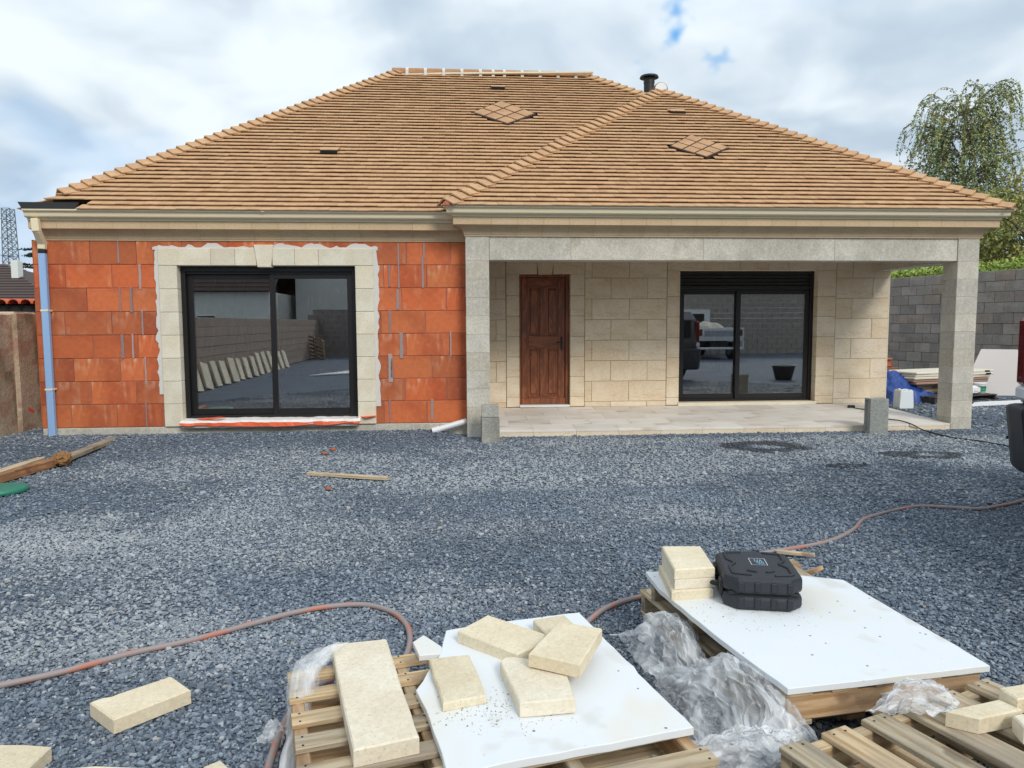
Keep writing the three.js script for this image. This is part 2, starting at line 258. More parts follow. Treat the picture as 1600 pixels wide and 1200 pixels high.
// stone dust trodden into the slate chips, and wet rings: matter on the chips
const dustSpots = [[G(1120, 716), 4.6, 1.15, .72], [G(1000, 690), 3.4, .4, .8], [G(470, 730), 3.0, 1.0, .55], [G(830, 745), 2.4, .8, .85], [G(300, 850), 2.0, .9, .4], [G(560, 830), 1.6, .5, .35], [G(1400, 760), 1.8, .7, .35], [G(800, 752), 1.6, .5, .8], [G(860, 735), 1.4, .4, .6], [G(60, 838), 1.25, .62, 1], [G(20, 860), .6, .3, .6], [G(960, 700), 2.6, .5, .7], [G(1250, 690), 2.4, .6, .75], [G(1500, 690), 1.3, .45, .95], [G(1050, 716), 2.2, .35, .5], [G(430, 720), 1.5, .35, .25], [G(1380, 1000), .5, .4, .1], [G(300, 990), .7, .4, .15]];
const wetRings = [[G(1195, 698), .5, .42], [G(1445, 712), .42, .22], [G(1400, 710), .2, .12], [G(1325, 728), .25, .12]];
const chipTone = (x, z) => {
  let d = sstep(.52, .8, fbm(x * .55 + 3, z * .9 + 7, 0, 4, 95)) * .5;
  for (const [c, rx, rz, a] of dustSpots) { const q = Math.hypot((x - c.x) / rx, (z - c.z) / rz) + (fbm(x * 2.2, z * 2.2, 0, 3, 96) - .5) * 1.1; d = Math.max(d, a * sstep(1.15, .25, q)); }
  let w = 0; for (const [c, rx, rz] of wetRings) { const q = Math.hypot((x - c.x) / rx, (z - c.z) / rz) + (fbm(x * 4, z * 6, 0, 3, 97) - .5) * .6; w = Math.max(w, sstep(1.2, .95, q) * sstep(.15, .5, q)); }
  return [d, w];
};
{
  function chip(seed) {
    const pts = []; const n = 6; for (let k = 0; k < n; k++) { const a = k / n * Math.PI * 2 + (h2(k, seed, 1) - .5) * .7, r = .5 * (.65 + .5 * h2(k, seed, 2)); pts.push([Math.cos(a) * r, Math.sin(a) * r * .68]); }
    const pos = [], H = .13, tp = pts.map(([x, y], k) => [x * .84, H * (.7 + .6 * h2(k, seed, 3)), y * .84]), bt = pts.map(([x, y]) => [x, -H * .4, y]);
    for (let k = 1; k < n - 1; k++) pos.push(...tp[0], ...tp[k + 1], ...tp[k]);
    for (let k = 0; k < n; k++) { const j = (k + 1) % n; pos.push(...bt[k], ...tp[k], ...tp[j], ...bt[k], ...tp[j], ...bt[j]); }
    return geoFrom(pos, new Array(pos.length / 3 * 2).fill(0));
  }
  const gm = mat({ c: [1, 1, 1], roughness: .55 });
  const gravel = new THREE.Group(); gravel.name = 'gravel'; scene.add(gravel); info(gravel, 'loose blue grey slate chips covering the whole yard', 'gravel', null, 'stuff');
  const bands = [[1.0, 2.6, 11000, .0205], [2.6, 4.2, 7000, .0225], [4.2, 7, 3600, .0255], [7, 12.6, 1300, .032], [12.6, 18, 240, .055]];
  const list = [[], [], []]; const half = 47 * Math.PI / 180;
  for (const [r0, r1, dens, size] of bands) {
    const n = Math.floor((r1 * r1 - r0 * r0) * half * dens);
    for (let i = 0; i < n; i++) {
      const r = Math.sqrt(lerp(r0 * r0, r1 * r1, rnd())), a = rr(-half, half) + .077, x = camP.x + r * Math.sin(a), z = camP.z - r * Math.cos(a), s = size * (.5 + 1.0 * rnd() * rnd() + .3 * rnd()) * (rnd() < .02 ? 1.7 : 1);
      if (x < -.75 || (z < .03 && x < 13.15 && x > -.02) || (x > 5.7 && x < 13.1 && z < .27)) continue;
      list[i % 3].push([x, z, s]);
    }
  }
  const mtx = new THREE.Matrix4(), qn = new THREE.Quaternion(), eu = new THREE.Euler(), col = new THREE.Color();
  list.forEach((L, k) => {
    const im = new THREE.InstancedMesh(chip(k * 11 + 3), gm, L.length); im.name = 'slate_chip'; im.castShadow = im.receiveShadow = true;
    L.forEach(([x, z, s], i) => {
      eu.set((rnd() - .5) * .65, rnd() * 6.28, (rnd() - .5) * .65); qn.setFromEuler(eu);
      mtx.compose(V(x, groundY(x, z) + s * .1 + rnd() * .008, z), qn, V(s * rr(.8, 1.3), s * rr(.6, 1.5), s * rr(.8, 1.2))); im.setMatrixAt(i, mtx);
      const [d, w] = chipTone(x, z), v = rnd(); let c = mul(mix3([.090, .117, .155], [.245, .290, .345], Math.pow(v, 1.6)), .9 + .2 * sstep(.3, .72, fbm(x * .8 + 11, z * .8 + 2, 0, 4, 98))); if (rnd() < .05) c = [.36, .39, .42]; if (rnd() < .006) c = [.36, .32, .26];
      c = mix3(c, [.50, .52, .53], rnd() < d ? .3 + .45 * rnd() : d * .36); c = mul(c, 1 - .8 * w); col.setRGB(...c); im.setColorAt(i, col);
    });
    gravel.add(im);
  });
}

// ------------------------------------------------------------------ the house
seedState = 777;
const house = thing('single_storey_house', 'unfinished single storey house with orange brick wall, stone porch and tan tiled hip roof', 'house');
const WL = 0, WR = 5.729, PR = 13.06, ZP = .25, ZB = -1.8;          // wall left, pillar left, pillar right, porch front, stone wall
const BASE = .177, CH = .314;
// shell behind the facing: core walls, floor, inner room, closed at the back
{
  const core = sub(house, 'core_walls');
  const c = M.plaster;
  boxAt(core, 'inner_wall', .02, 1.86, 0, 2.9, -.22, -.21, c, 0); boxAt(core, 'inner_wall', 4.21, 5.75, 0, 2.9, -.22, -.21, c, 0);
  boxAt(core, 'inner_wall', 1.86, 4.21, 2.37, 2.9, -.22, -.21, c, 0); boxAt(core, 'inner_wall', 1.86, 4.21, 0, .2, -.22, -.2, c, 0);
  boxAt(core, 'side_wall', 0.0, .2, .18, 3.0, -9.5, -.225, M.brick[1], 0); boxAt(core, 'side_wall', 12.82, 13.0, .0, 3.0, -9.5, -2.06, M.stone[1], 0);
  boxAt(core, 'rear_wall', .2, 12.82, 0, 3.0, -9.5, -9.3, M.brick[1], 0);
  boxAt(core, 'partition', 5.75, 6.05, 0, 3.0, -9.3, -1.0, c, 0);
  boxAt(core, 'inner_floor', .2, 5.75, .05, .2, -9.3, -.21, c, 0); boxAt(core, 'inner_floor', 6.05, 12.82, .05, .2, -9.3, -2.0, c, 0);
  boxAt(core, 'inner_ceiling', .02, 5.75, 2.9, 2.96, -9.3, -.02, c, 0); boxAt(core, 'inner_ceiling', 6.05, 12.82, 2.9, 2.96, -9.3, -1.9, c, 0);
  boxAt(core, 'inner_wall', 6.05, 6.6, .1, 2.9, -2.05, -2.0, c, 0); boxAt(core, 'inner_wall', 7.5, 9.33, .1, 2.9, -2.05, -2.0, c, 0); boxAt(core, 'inner_wall', 11.73, 12.82, .1, 2.9, -2.05, -2.0, c, 0); boxAt(core, 'inner_wall', 6.6, 7.5, 2.4, 2.9, -2.05, -2.0, c, 0); boxAt(core, 'inner_wall', 9.33, 11.73, 2.44, 2.9, -2.05, -2.0, c, 0);
  const f = sub(house, 'foundation'); boxAt(f, 'plinth', .0, 5.74, -.2, BASE - .003, -.21, .005, M.conc[1], .01);
}
// brick wall, each brick its own piece; joints read from the photograph
const OPEN = { x0: 1.855, x1: 4.22, y0: .27, y1: 2.36 };
{
  const w = sub(house, 'brick_wall');
  const Lb = .60, starts = [-.22, .06, -.16, .10, -.24, .05, -.2, .12];
  for (let r = 0; r < 8; r++) {
    const y0 = BASE + r * CH, joints = [0]; for (let x = starts[r]; x < WR; x += Lb) if (x > .12 && x < WR - .12) joints.push(x + (h2(r, Math.floor(x * 7), 3) - .5) * .03); joints.push(WR + .005);
    for (let i = 0; i < joints.length - 1; i++) {
      let segs = [[joints[i], joints[i + 1]]];
      if (y0 < 2.36) segs = [[joints[i], Math.min(joints[i + 1], 1.66)], [Math.max(joints[i], 4.42), joints[i + 1]]];
      for (const [a, b] of segs) if (b - a > .04) boxAt(w, 'brick', a + .003, b - .003, y0 + .0025, y0 + CH - .0025, -.20, (h2(r, i, 8) - .5) * .007, pick(M.brick), .005);
    }
  }
  boxAt(w, 'joint_mortar', .01, 1.70, BASE, BASE + 8 * CH, -.205, -.012, M.mortar, 0); boxAt(w, 'joint_mortar', 4.40, WR - .01, BASE, BASE + 8 * CH, -.205, -.012, M.mortar, 0); boxAt(w, 'joint_mortar', 1.70, 4.40, 2.44, BASE + 8 * CH, -.205, -.012, M.mortar, 0);
  boxAt(w, 'corner_brick', -.012, .0, BASE, 2.7, -.25, -.01, M.brick[3], .002);
  // grey mortar pointed over the vertical joints
  const smearM = [0, 1, 2].map(i => mat({ c: [S(142, 124, 124), S(154, 138, 138), S(172, 152, 148)][i], bumpMap: bumpGrain, bumpScale: .004, roughness: .95 }));
  const smears = [[184, 376, 411], [218, 413, 452], [187, 449, 487], [204, 449, 488], [222, 486, 523], [191, 523, 560], [207, 522, 560], [227, 558, 600], [228, 628, 667], [608, 414, 448], [622, 380, 450], [621, 452, 484], [609, 484, 521], [627, 520, 560], [610, 553, 597], [609, 624, 660], [675, 624, 656], [704, 518, 557], [612, 560, 590], [660, 402, 450], [662, 380, 404]];
  for (const [px, y0, y1] of smears) {
    const a = atZ(px, y0, 0), b = atZ(px, y1, 0), wd = rr(.009, .022) * (px === 610 || px === 627 ? 1.9 : 1), n = 9, L = [], R = [];
    for (let k = 0; k <= n; k++) { const t = k / n, y = lerp(a.y, b.y, t); L.push(V(a.x - wd * (.5 + .8 * fbm(k * .6, px, 0, 3, 4)), y, 0)); R.push(V(a.x + wd * (.5 + .8 * fbm(k * .6, px + 50, 0, 3, 6)), y, 0)); }
    const g = slabGeo([...L, ...R.reverse()], .006, .002, px * .01); g.translate(0, 0, .009); mesh(w, 'mortar_smear', g, smearM[Math.floor(h2(px, y0, 3) * 3)]);
  }
  // adhesive round the new window stones, with a torn edge
  const strip = (pts, seed) => mesh(w, 'adhesive_margin', slabGeo(pts, .008, .003, seed), M.glue);
  const side = (x, dir) => { const o = [], y0 = dir < 0 ? .62 : .42; for (let k = 0; k <= 46; k++) { const y = lerp(y0, 2.62, k / 46); o.push(V(x + dir * (.045 + .06 * fbm(k * .35, dir * 7, 0, 4, 3) - .03 + .022 * h2(k, dir, 5)), y, .014)); } return [...o, V(x - dir * .03, 2.62, .014), V(x - dir * .03, y0, .014)]; };
  strip(side(1.613, -1), 1); strip(side(4.468, 1), 2);
  const tp = []; for (let k = 0; k <= 70; k++) tp.push(V(lerp(1.54, 4.53, k / 70), 2.60 + .055 * sstep(.35, .7, fbm(k * .22, 3, 0, 4, 8)) + .012 * h2(k, 2, 2), .0145)); strip([...tp, V(4.53, 2.57, .0145), V(1.54, 2.57, .0145)], 3);
}
// window stones
function jamb(parent, x0, x1, ys, z0, z1, mats) { for (let i = 0; i < ys.length - 1; i++) boxAt(parent, 'jamb_stone', x0, x1, ys[i] + .0015, ys[i + 1] - .0015, z0, z1, pick(mats), .006); }
{
  const s = sub(house, 'window_surround'), ys = []; for (let k = 0; k < 8; k++) ys.push(.177 + k * .3119); ys[7] = 2.36;
  jamb(s, 1.613, OPEN.x0, ys, -.205, .034, M.cream); jamb(s, OPEN.x1, 4.468, ys, -.205, .034, M.cream);
  const xs = [1.613, 2.30, 2.62, 2.905, 3.115, 3.41, 3.73, 4.468];
  for (let i = 0; i < 7; i++) { if (i === 3) continue; boxAt(s, 'lintel_stone', xs[i] + .0015, xs[i + 1] - .0015, 2.362, 2.592, -.205, .035, pick(M.cream), .006); }
  const key = new THREE.Shape([[2.925, 2.345], [3.095, 2.345], [3.135, 2.635], [2.885, 2.635]].map(p => new THREE.Vector2(...p)));
  const kg = new THREE.ExtrudeGeometry(key, { depth: .23, bevelEnabled: true, bevelSize: .005, bevelThickness: .005, bevelSegments: 1 }); kg.translate(0, 0, -.18); mesh(s, 'keystone', kg, M.cream[1]);
}
// sliding doors
function slidingDoor(name, x0, x1, y0, y1, z, box, split) {
  const s = sub(house, name), d = .07;
  for (let k = 0, n = Math.round(box / .055); k < n; k++) boxAt(s, 'shutter_slat', x0 + .012, x1 - .012, y1 - box * (k + 1) / n + .002, y1 - box * k / n - .002, z - .02, z + .03 - (k === n - 1 ? -.012 : 0), M.shutter, .008);
  const t = y1 - box;
  boxAt(s, 'frame', x0, x0 + .06, y0, y1, z - d, z + .045, M.alu); boxAt(s, 'frame', x1 - .06, x1, y0, y1, z - d, z + .045, M.alu); boxAt(s, 'frame', x0 + .06, x1 - .06, t - .03, t, z - d, z + .02, M.alu); boxAt(s, 'track', x0 + .06, x1 - .06, y0, y0 + .04, z - d, z + .03, M.alu);
  const sash = (a, b, zz) => { const st = .075, bt = y0 + .04, tp = t - .03; boxAt(s, 'sash_stile', a, a + st, bt, tp, zz - .02, zz + .02, M.alu); boxAt(s, 'sash_stile', b - st, b, bt, tp, zz - .02, zz + .02, M.alu); boxAt(s, 'sash_rail', a + st, b - st, bt, bt + .085, zz - .019, zz + .019, M.alu); boxAt(s, 'sash_rail', a + st, b - st, tp - .06, tp, zz - .019, zz + .019, M.alu);
    for (const o of [.006, -.012]) { const p = mesh(s, 'pane', new THREE.PlaneGeometry(b - a - 2 * st + .01, tp - bt - .135), M.glass); p.position.set((a + b) / 2, (bt + .085 + tp - .06) / 2, zz + o); } };
  sash(x0 + .06, split + .045, z - .045); sash(split - .045, x1 - .06, z);
  return s;
}
slidingDoor('sliding_door', OPEN.x0, OPEN.x1, .27, OPEN.y1, -.14, .075, 3.075);
slidingDoor('porch_sliding_door', 9.34, 11.72, .215, 2.43, -1.98, .30, 10.42);

// porch: pillars, beam, ceiling
{
  const zb = ZP - .318, ys = [0]; for (let k = 0; k < 10; k++) ys.push(.168 + k * .25); ys.push(2.745);
  for (const [a, b] of [[WR, WR + .318], [PR - .318, PR]]) { const p = sub(house, 'porch_pillar'); ys.forEach((y, i) => { if (i < ys.length - 1) boxAt(p, 'block', a + (h2(i, 3, a * 9 | 0) - .5) * .003, b + (h2(i, 4, a * 9 | 0) - .5) * .003, y + .0006, ys[i + 1] - .0006, zb, ZP + (h2(i, 5, a * 9 | 0) - .5) * .003, M.conc[[0, 2, 0, 3, 2][i % 5]], .003); }); boxAt(p, 'joint_mortar', a + .008, b - .008, 0, 2.74, zb + .008, ZP - .008, M.mortar, 0); }
  const bm = sub(house, 'porch_beam'), xs = [WR + .322, 7.17, 9.03, 10.92, PR - .322];
  for (let i = 0; i < 4; i++) boxAt(bm, 'beam_section', xs[i] + .0008, xs[i + 1] - .0008, 2.425, 2.745, ZP - .25, ZP - .010 - i * .0012, M.conc[[0, 2, 3, 0][i]], .004);
  boxAt(bm, 'side_beam', 12.80, 13.04, 2.425, 2.745, ZB + .0, zb - .003, M.conc[2], .006);
  const ce = sub(house, 'porch_ceiling'); for (let k = 0; k < 12; k++) boxAt(ce, 'ceiling_board', WR + .02, 13.0, 2.75, 2.768, -1.98 + k * .184, -1.98 + (k + 1) * .184 - .006, M.wood[k % 3], .003);
}
// stone wall under the porch
{
  const w = sub(house, 'stone_wall'), y0 = .25, ch = .343, th = .04;
  const rows = (a, b, pa, pb) => { boxAt(w, 'backing', a + .004, b - .006, .1, 2.78, ZB - .19, ZB - .012, mat({ c: S(186, 160, 122), roughness: .95 }), 0);
    for (let r = -1; r < 8; r++) { const yb = r < 0 ? .16 : y0 + r * ch, yt = Math.min(y0 + (r + 1) * ch, 2.775); if (yt - yb < .02) continue; const cuts = (r & 1) ? pb : pa; let x = a; for (let i = 0; i <= cuts.length; i++) { const e = i < cuts.length ? a + cuts[i] : b; boxAt(w, 'facing_stone', x + .003, e - .003, yb + .003, yt - .003, ZB - th, ZB + (h2(r + 5, i, a * 7 | 0) - .5) * .004, pick(M.stone), .004); x = e; } } };
  rows(6.05, 6.415, [], [.2]); rows(7.727, 9.115, [.12, .75], [.44, 1.06]); rows(12.045, 12.985, [.29], [.65]);
  boxAt(w, 'wall_end', 12.985, 13.005, .1, 2.78, -2.2, ZB - .004, M.stone[1], .003);
  const ds = sub(house, 'door_surround'), js = [.17]; for (let k = 0; k < 7; k++) js.push(.34 + k * .336); js[7] = 2.372;
  jamb(ds, 6.419, 6.635, js, -2.0, ZB + .006, M.stone); jamb(ds, 7.482, 7.723, js, -2.0, ZB + .006, M.stone);
  boxAt(ds, 'lintel_stone', 6.419, 6.93, 2.374, 2.62, -2.0, ZB + .006, M.stone[0], .004); boxAt(ds, 'lintel_stone', 7.20, 7.723, 2.374, 2.62, -2.0, ZB + .006, M.stone[3], .004);
  const key = new THREE.Shape([[6.955, 2.374], [7.175, 2.374], [7.205, 2.62], [6.925, 2.62]].map(p => new THREE.Vector2(...p))); const kg = new THREE.ExtrudeGeometry(key, { depth: .2, bevelEnabled: true, bevelSize: .004, bevelThickness: .004, bevelSegments: 1 }); kg.translate(0, 0, ZB - .19); mesh(ds, 'keystone', kg, M.stone[2]);
  boxAt(ds, 'facing_stone', 6.419, 7.723, 2.624, 2.775, -2.0, ZB, M.stone[1], .004);
  const ws = sub(house, 'porch_window_surround'), wy = [.17]; for (let k = 0; k < 7; k++) wy.push(.3 + k * .34); wy[7] = 2.43;
  jamb(ws, 9.119, 9.335, wy, -2.0, ZB + .006, M.stone); jamb(ws, 11.722, 12.041, wy, -2.0, ZB + .006, M.stone);
  const lx = [9.119, 9.75, 10.08, 10.36, 10.6, 10.85, 11.2, 12.041]; for (let i = 0; i < 7; i++) boxAt(ws, 'lintel_stone', lx[i] + .002, lx[i + 1] - .002, 2.432, 2.62, -2.0, ZB + .006 + (i === 3 ? .012 : 0), pick(M.stone), .004);
  boxAt(ws, 'facing_stone', 9.119, 12.041, 2.624, 2.775, -2.0, ZB, M.stone[1], .004);
  boxAt(ws, 'sill', 9.32, 11.74, .15, .212, -2.02, ZB + .03, M.cream[1], .006);
}
// front door
{
  const d = sub(house, 'front_door'), z = -1.93, x0 = 6.64, x1 = 7.478;
  boxAt(d, 'door_frame', x0 - .0, x0 + .035, .2, 2.37, z - .05, z + .03, M.door, .004); boxAt(d, 'door_frame', x1 - .06, x1, .2, 2.37, z - .05, z + .045, M.door, .004); boxAt(d, 'door_frame', x0 + .035, x1 - .06, 2.33, 2.37, z - .05, z + .03, M.door);
  const a = x0 + .04, b = x1 - .065, rails = [[.225, .34], [1.15, 1.36], [2.16, 2.325]], st = .115;
  boxAt(d, 'stile', a, a + st, .225, 2.325, z - .03, z + .005, M.door, .006); boxAt(d, 'stile', b - st, b, .225, 2.325, z - .03, z + .005, M.door, .006); const mid = (a + b) / 2;
  boxAt(d, 'muntin', mid - .055, mid + .055, .34, 1.15, z - .03, z + .004, M.door, .006); boxAt(d, 'muntin', mid - .055, mid + .055, 1.36, 2.16, z - .03, z + .004, M.door, .006);
  for (const [y0, y1] of rails) boxAt(d, 'rail', a + st, b - st, y0, y1, z - .03, z + .005, M.door, .006, 'y');
  for (const [y0, y1] of [[.34, 1.15], [1.36, 2.16]]) for (const [p, q] of [[a + st, mid - .055], [mid + .055, b - st]]) { boxAt(d, 'panel_ground', p, q, y0, y1, z - .028, z - .018, M.door, 0); const g = slabGeo([V(p + .03, y0 + .035, z - .002), V(q - .03, y0 + .035, z - .002), V(q - .03, y1 - .035, z - .002), V(p + .03, y1 - .035, z - .002)], .016, .014, p); g.attributes.uv.array.forEach((v, i, arr) => { }); mesh(d, 'panel', g, M.door); }
  boxAt(d, 'weather_bar', a - .004, b + .004, .205, .31, z + .006, z + .035, M.door, .01);
  boxAt(d, 'threshold', x0, x1, .17, .204, -2.02, ZB + .02, M.white, .004);
  boxAt(d, 'handle_plate', b - .075, b - .04, 1.12, 1.34, z + .006, z + .014, M.black, .003); boxAt(d, 'handle', b - .16, b - .045, 1.235, 1.255, z + .04, z + .056, M.black, .004); boxAt(d, 'handle_neck', b - .062, b - .048, 1.238, 1.252, z + .014, z + .041, M.black, .002);
}
// terrace of cream paving slabs, sloping to the front
{
  const t = sub(house, 'terrace'), zf = ZP + .012, zk = ZB + .008, yF = .088, yB = .165, x0 = WR + .322, x1 = 12.73, nz = 5, slope = (yB - yF) / (zf - zk), Y = z => yF + (zf - z) * slope;
  boxAt(t, 'base', x0 + .01, x1 - .008, -.05, .07, zk, zf - .03, M.conc[2], .004);
  for (let r = 0; r < nz; r++) { const za = lerp(zf, zk, r / nz), zb = lerp(zf, zk, (r + 1) / nz); let x = x0 - (r % 2 ? .3 : 0); while (x < x1) { const e = Math.min(x + .6, x1), a = Math.max(x, x0); if (e - a > .02) { const g = slabGeo([V(a + .0015, Y(za), za - .0015), V(e - .0015, Y(za), za - .0015), V(e - .0015, Y(zb), zb + .0015), V(a + .0015, Y(zb), zb + .0015)], .03, .002, rnd() * 3); mesh(t, 'paving_slab', g, pick(pavers())); } x += .6; } }
  for (let x = x0; x < x1; x += .6) boxAt(t, 'edge_stone', x + .001, Math.min(x + .6, x1) - .001, -.03, yF - .032, zf - .028, zf - .006, pick(M.stone), .003);
}
function pavers() { return pavers.m ??= tones(4, i => mat({ c: [[.98, .97, .96], [.965, .95, .935], [1, .99, .98], [.95, .94, .93]][i], map: makePave(), bumpMap: bumpGrain, bumpScale: .0006, roughness: .6 })); }
function makePave() { return makePave.t ??= makeTex(512, 1.9, (x, y) => { const n = fbm(x * 4, y * 4, 4, 5, 101), v = fbm(x * 3 + n, y * 9, 3, 5, 102); let c = mix3(S(236, 232, 226), S(228, 221, 212), sstep(.35, .65, n)); return mix3(c, S(196, 180, 168), sstep(.58, .72, v) * .6); }); }
// cornice blocks and gutters
{
  const N = [0, 1], Lm = [-1, 1], Rm = [1, 1];
  const arc = (cx, cy, r, a0, a1, n) => Array.from({ length: n + 1 }, (_, i) => { const a = lerp(a0, a1, i / n) * Math.PI / 180; return [cx + r * Math.cos(a), cy + r * Math.sin(a)]; });
  const lower = b => [[-.03, b], [.012, b], [.012, b + .018], ...arc(.135, b + .02, .115, 178, 96, 6), [.15, b + .137], [-.03, b + .137]];
  const upper = b => [[-.03, b + .139], [.162, b + .139], [.162, b + .236], [-.03, b + .236]];
  const gut = b => [[.02, b + .239], [.175, b + .239], [.178, b + .268], [.215, b + .272], [.238, b + .278], [.247, b + .29], [.25, b + .31], [.253, b + .335], [.268, b + .345], [.287, b + .35], [.292, b + .364], [.284, b + .374], [.27, b + .37], [.255, b + .352], [.242, b + .33], [.23, b + .292], [.2, b + .289], [.12, b + .288], [.1, b + .36], [.02, b + .36]];
  const cor = sub(house, 'cornice'), gu = sub(house, 'gutter');
  const run = (A, B, mA, mB, b) => { const len = Math.hypot(B[0] - A[0], B[1] - A[1]), n = Math.max(1, Math.round(len / .352)), d = [(B[0] - A[0]) / len, (B[1] - A[1]) / len], nn = [-d[1] * -1, d[0]]; const out = [d[1] === 0 ? 0 : d[1] > 0 ? -1 : 1, d[1] === 0 ? 1 : 0];
    for (let i = 0; i < n; i++) { const e = .0012, s0 = i ? len * i / n + e : 0, s1 = i < n - 1 ? len * (i + 1) / n - e : len, P = [A[0] + d[0] * s0, A[1] + d[1] * s0], Q = [A[0] + d[0] * s1, A[1] + d[1] * s1]; const ma = i ? out : mA, mb = i < n - 1 ? out : mB; mesh(cor, 'cornice_block', sweep(lower(b), P, Q, ma, mb), pick(M.corn)); mesh(cor, 'cornice_band', sweep(upper(b), P, Q, ma, mb, .3), pick(M.corn)); }
    mesh(gu, 'gutter_run', sweep(gut(b), A, B, mA, mB, .7), M.gutter); };
  run([0.05, 0], [WR - .0, 0], N, N, 2.69);
  run([WR, -.1], [WR, ZP], [-1, 0], Lm, 2.74); run([WR, ZP], [PR, ZP], Lm, Rm, 2.74); run([PR, ZP], [PR, -6], Rm, [1, 0], 2.74);
  boxAt(gu, 'gutter_joint', 3.05, 3.09, 3.035, 3.068, .27, .297, M.gutter, .004);
}
// downpipe: beige swan neck, then pipe in blue film
{
  const d = sub(house, 'downpipe'), A = atZ(55, 345, .23), B = atZ(57, 360, .23), C = atZ(66, 378, .075), D = atZ(66, 390, .075), E0 = atZ(66, 395, .075);
  const sq = (p, q, w, dp, m, name) => { const len = p.distanceTo(q), o = mesh(d, name, cbox(w, len, dp, .012, 1), m); o.position.copy(p).lerp(q, .5); o.quaternion.setFromUnitVectors(V(0, -1, 0), q.clone().sub(p).normalize()); };
  sq(V(A.x, A.y + .03, A.z), V(B.x, B.y - .02, B.z), .095, .08, M.gutter, 'neck'); sq(V(B.x, B.y + .01, B.z), V(C.x, C.y - .02, C.z), .092, .08, M.gutter, 'neck'); sq(V(C.x, C.y + .02, C.z), D, .095, .08, M.gutter, 'neck');
  sq(V(D.x, D.y + .01, D.z), V(D.x, E0.y - .02, D.z), .088, .075, M.black, 'collar');
  sq(V(D.x, E0.y, D.z), V(D.x, -.02, D.z), .09, .076, M.bluePipe, 'pipe');
  for (const y of [.7, 1.75]) boxAt(d, 'bracket', D.x - .05, D.x + .05, y, y + .025, -.0, D.z + .042, M.gutter, .003);
}
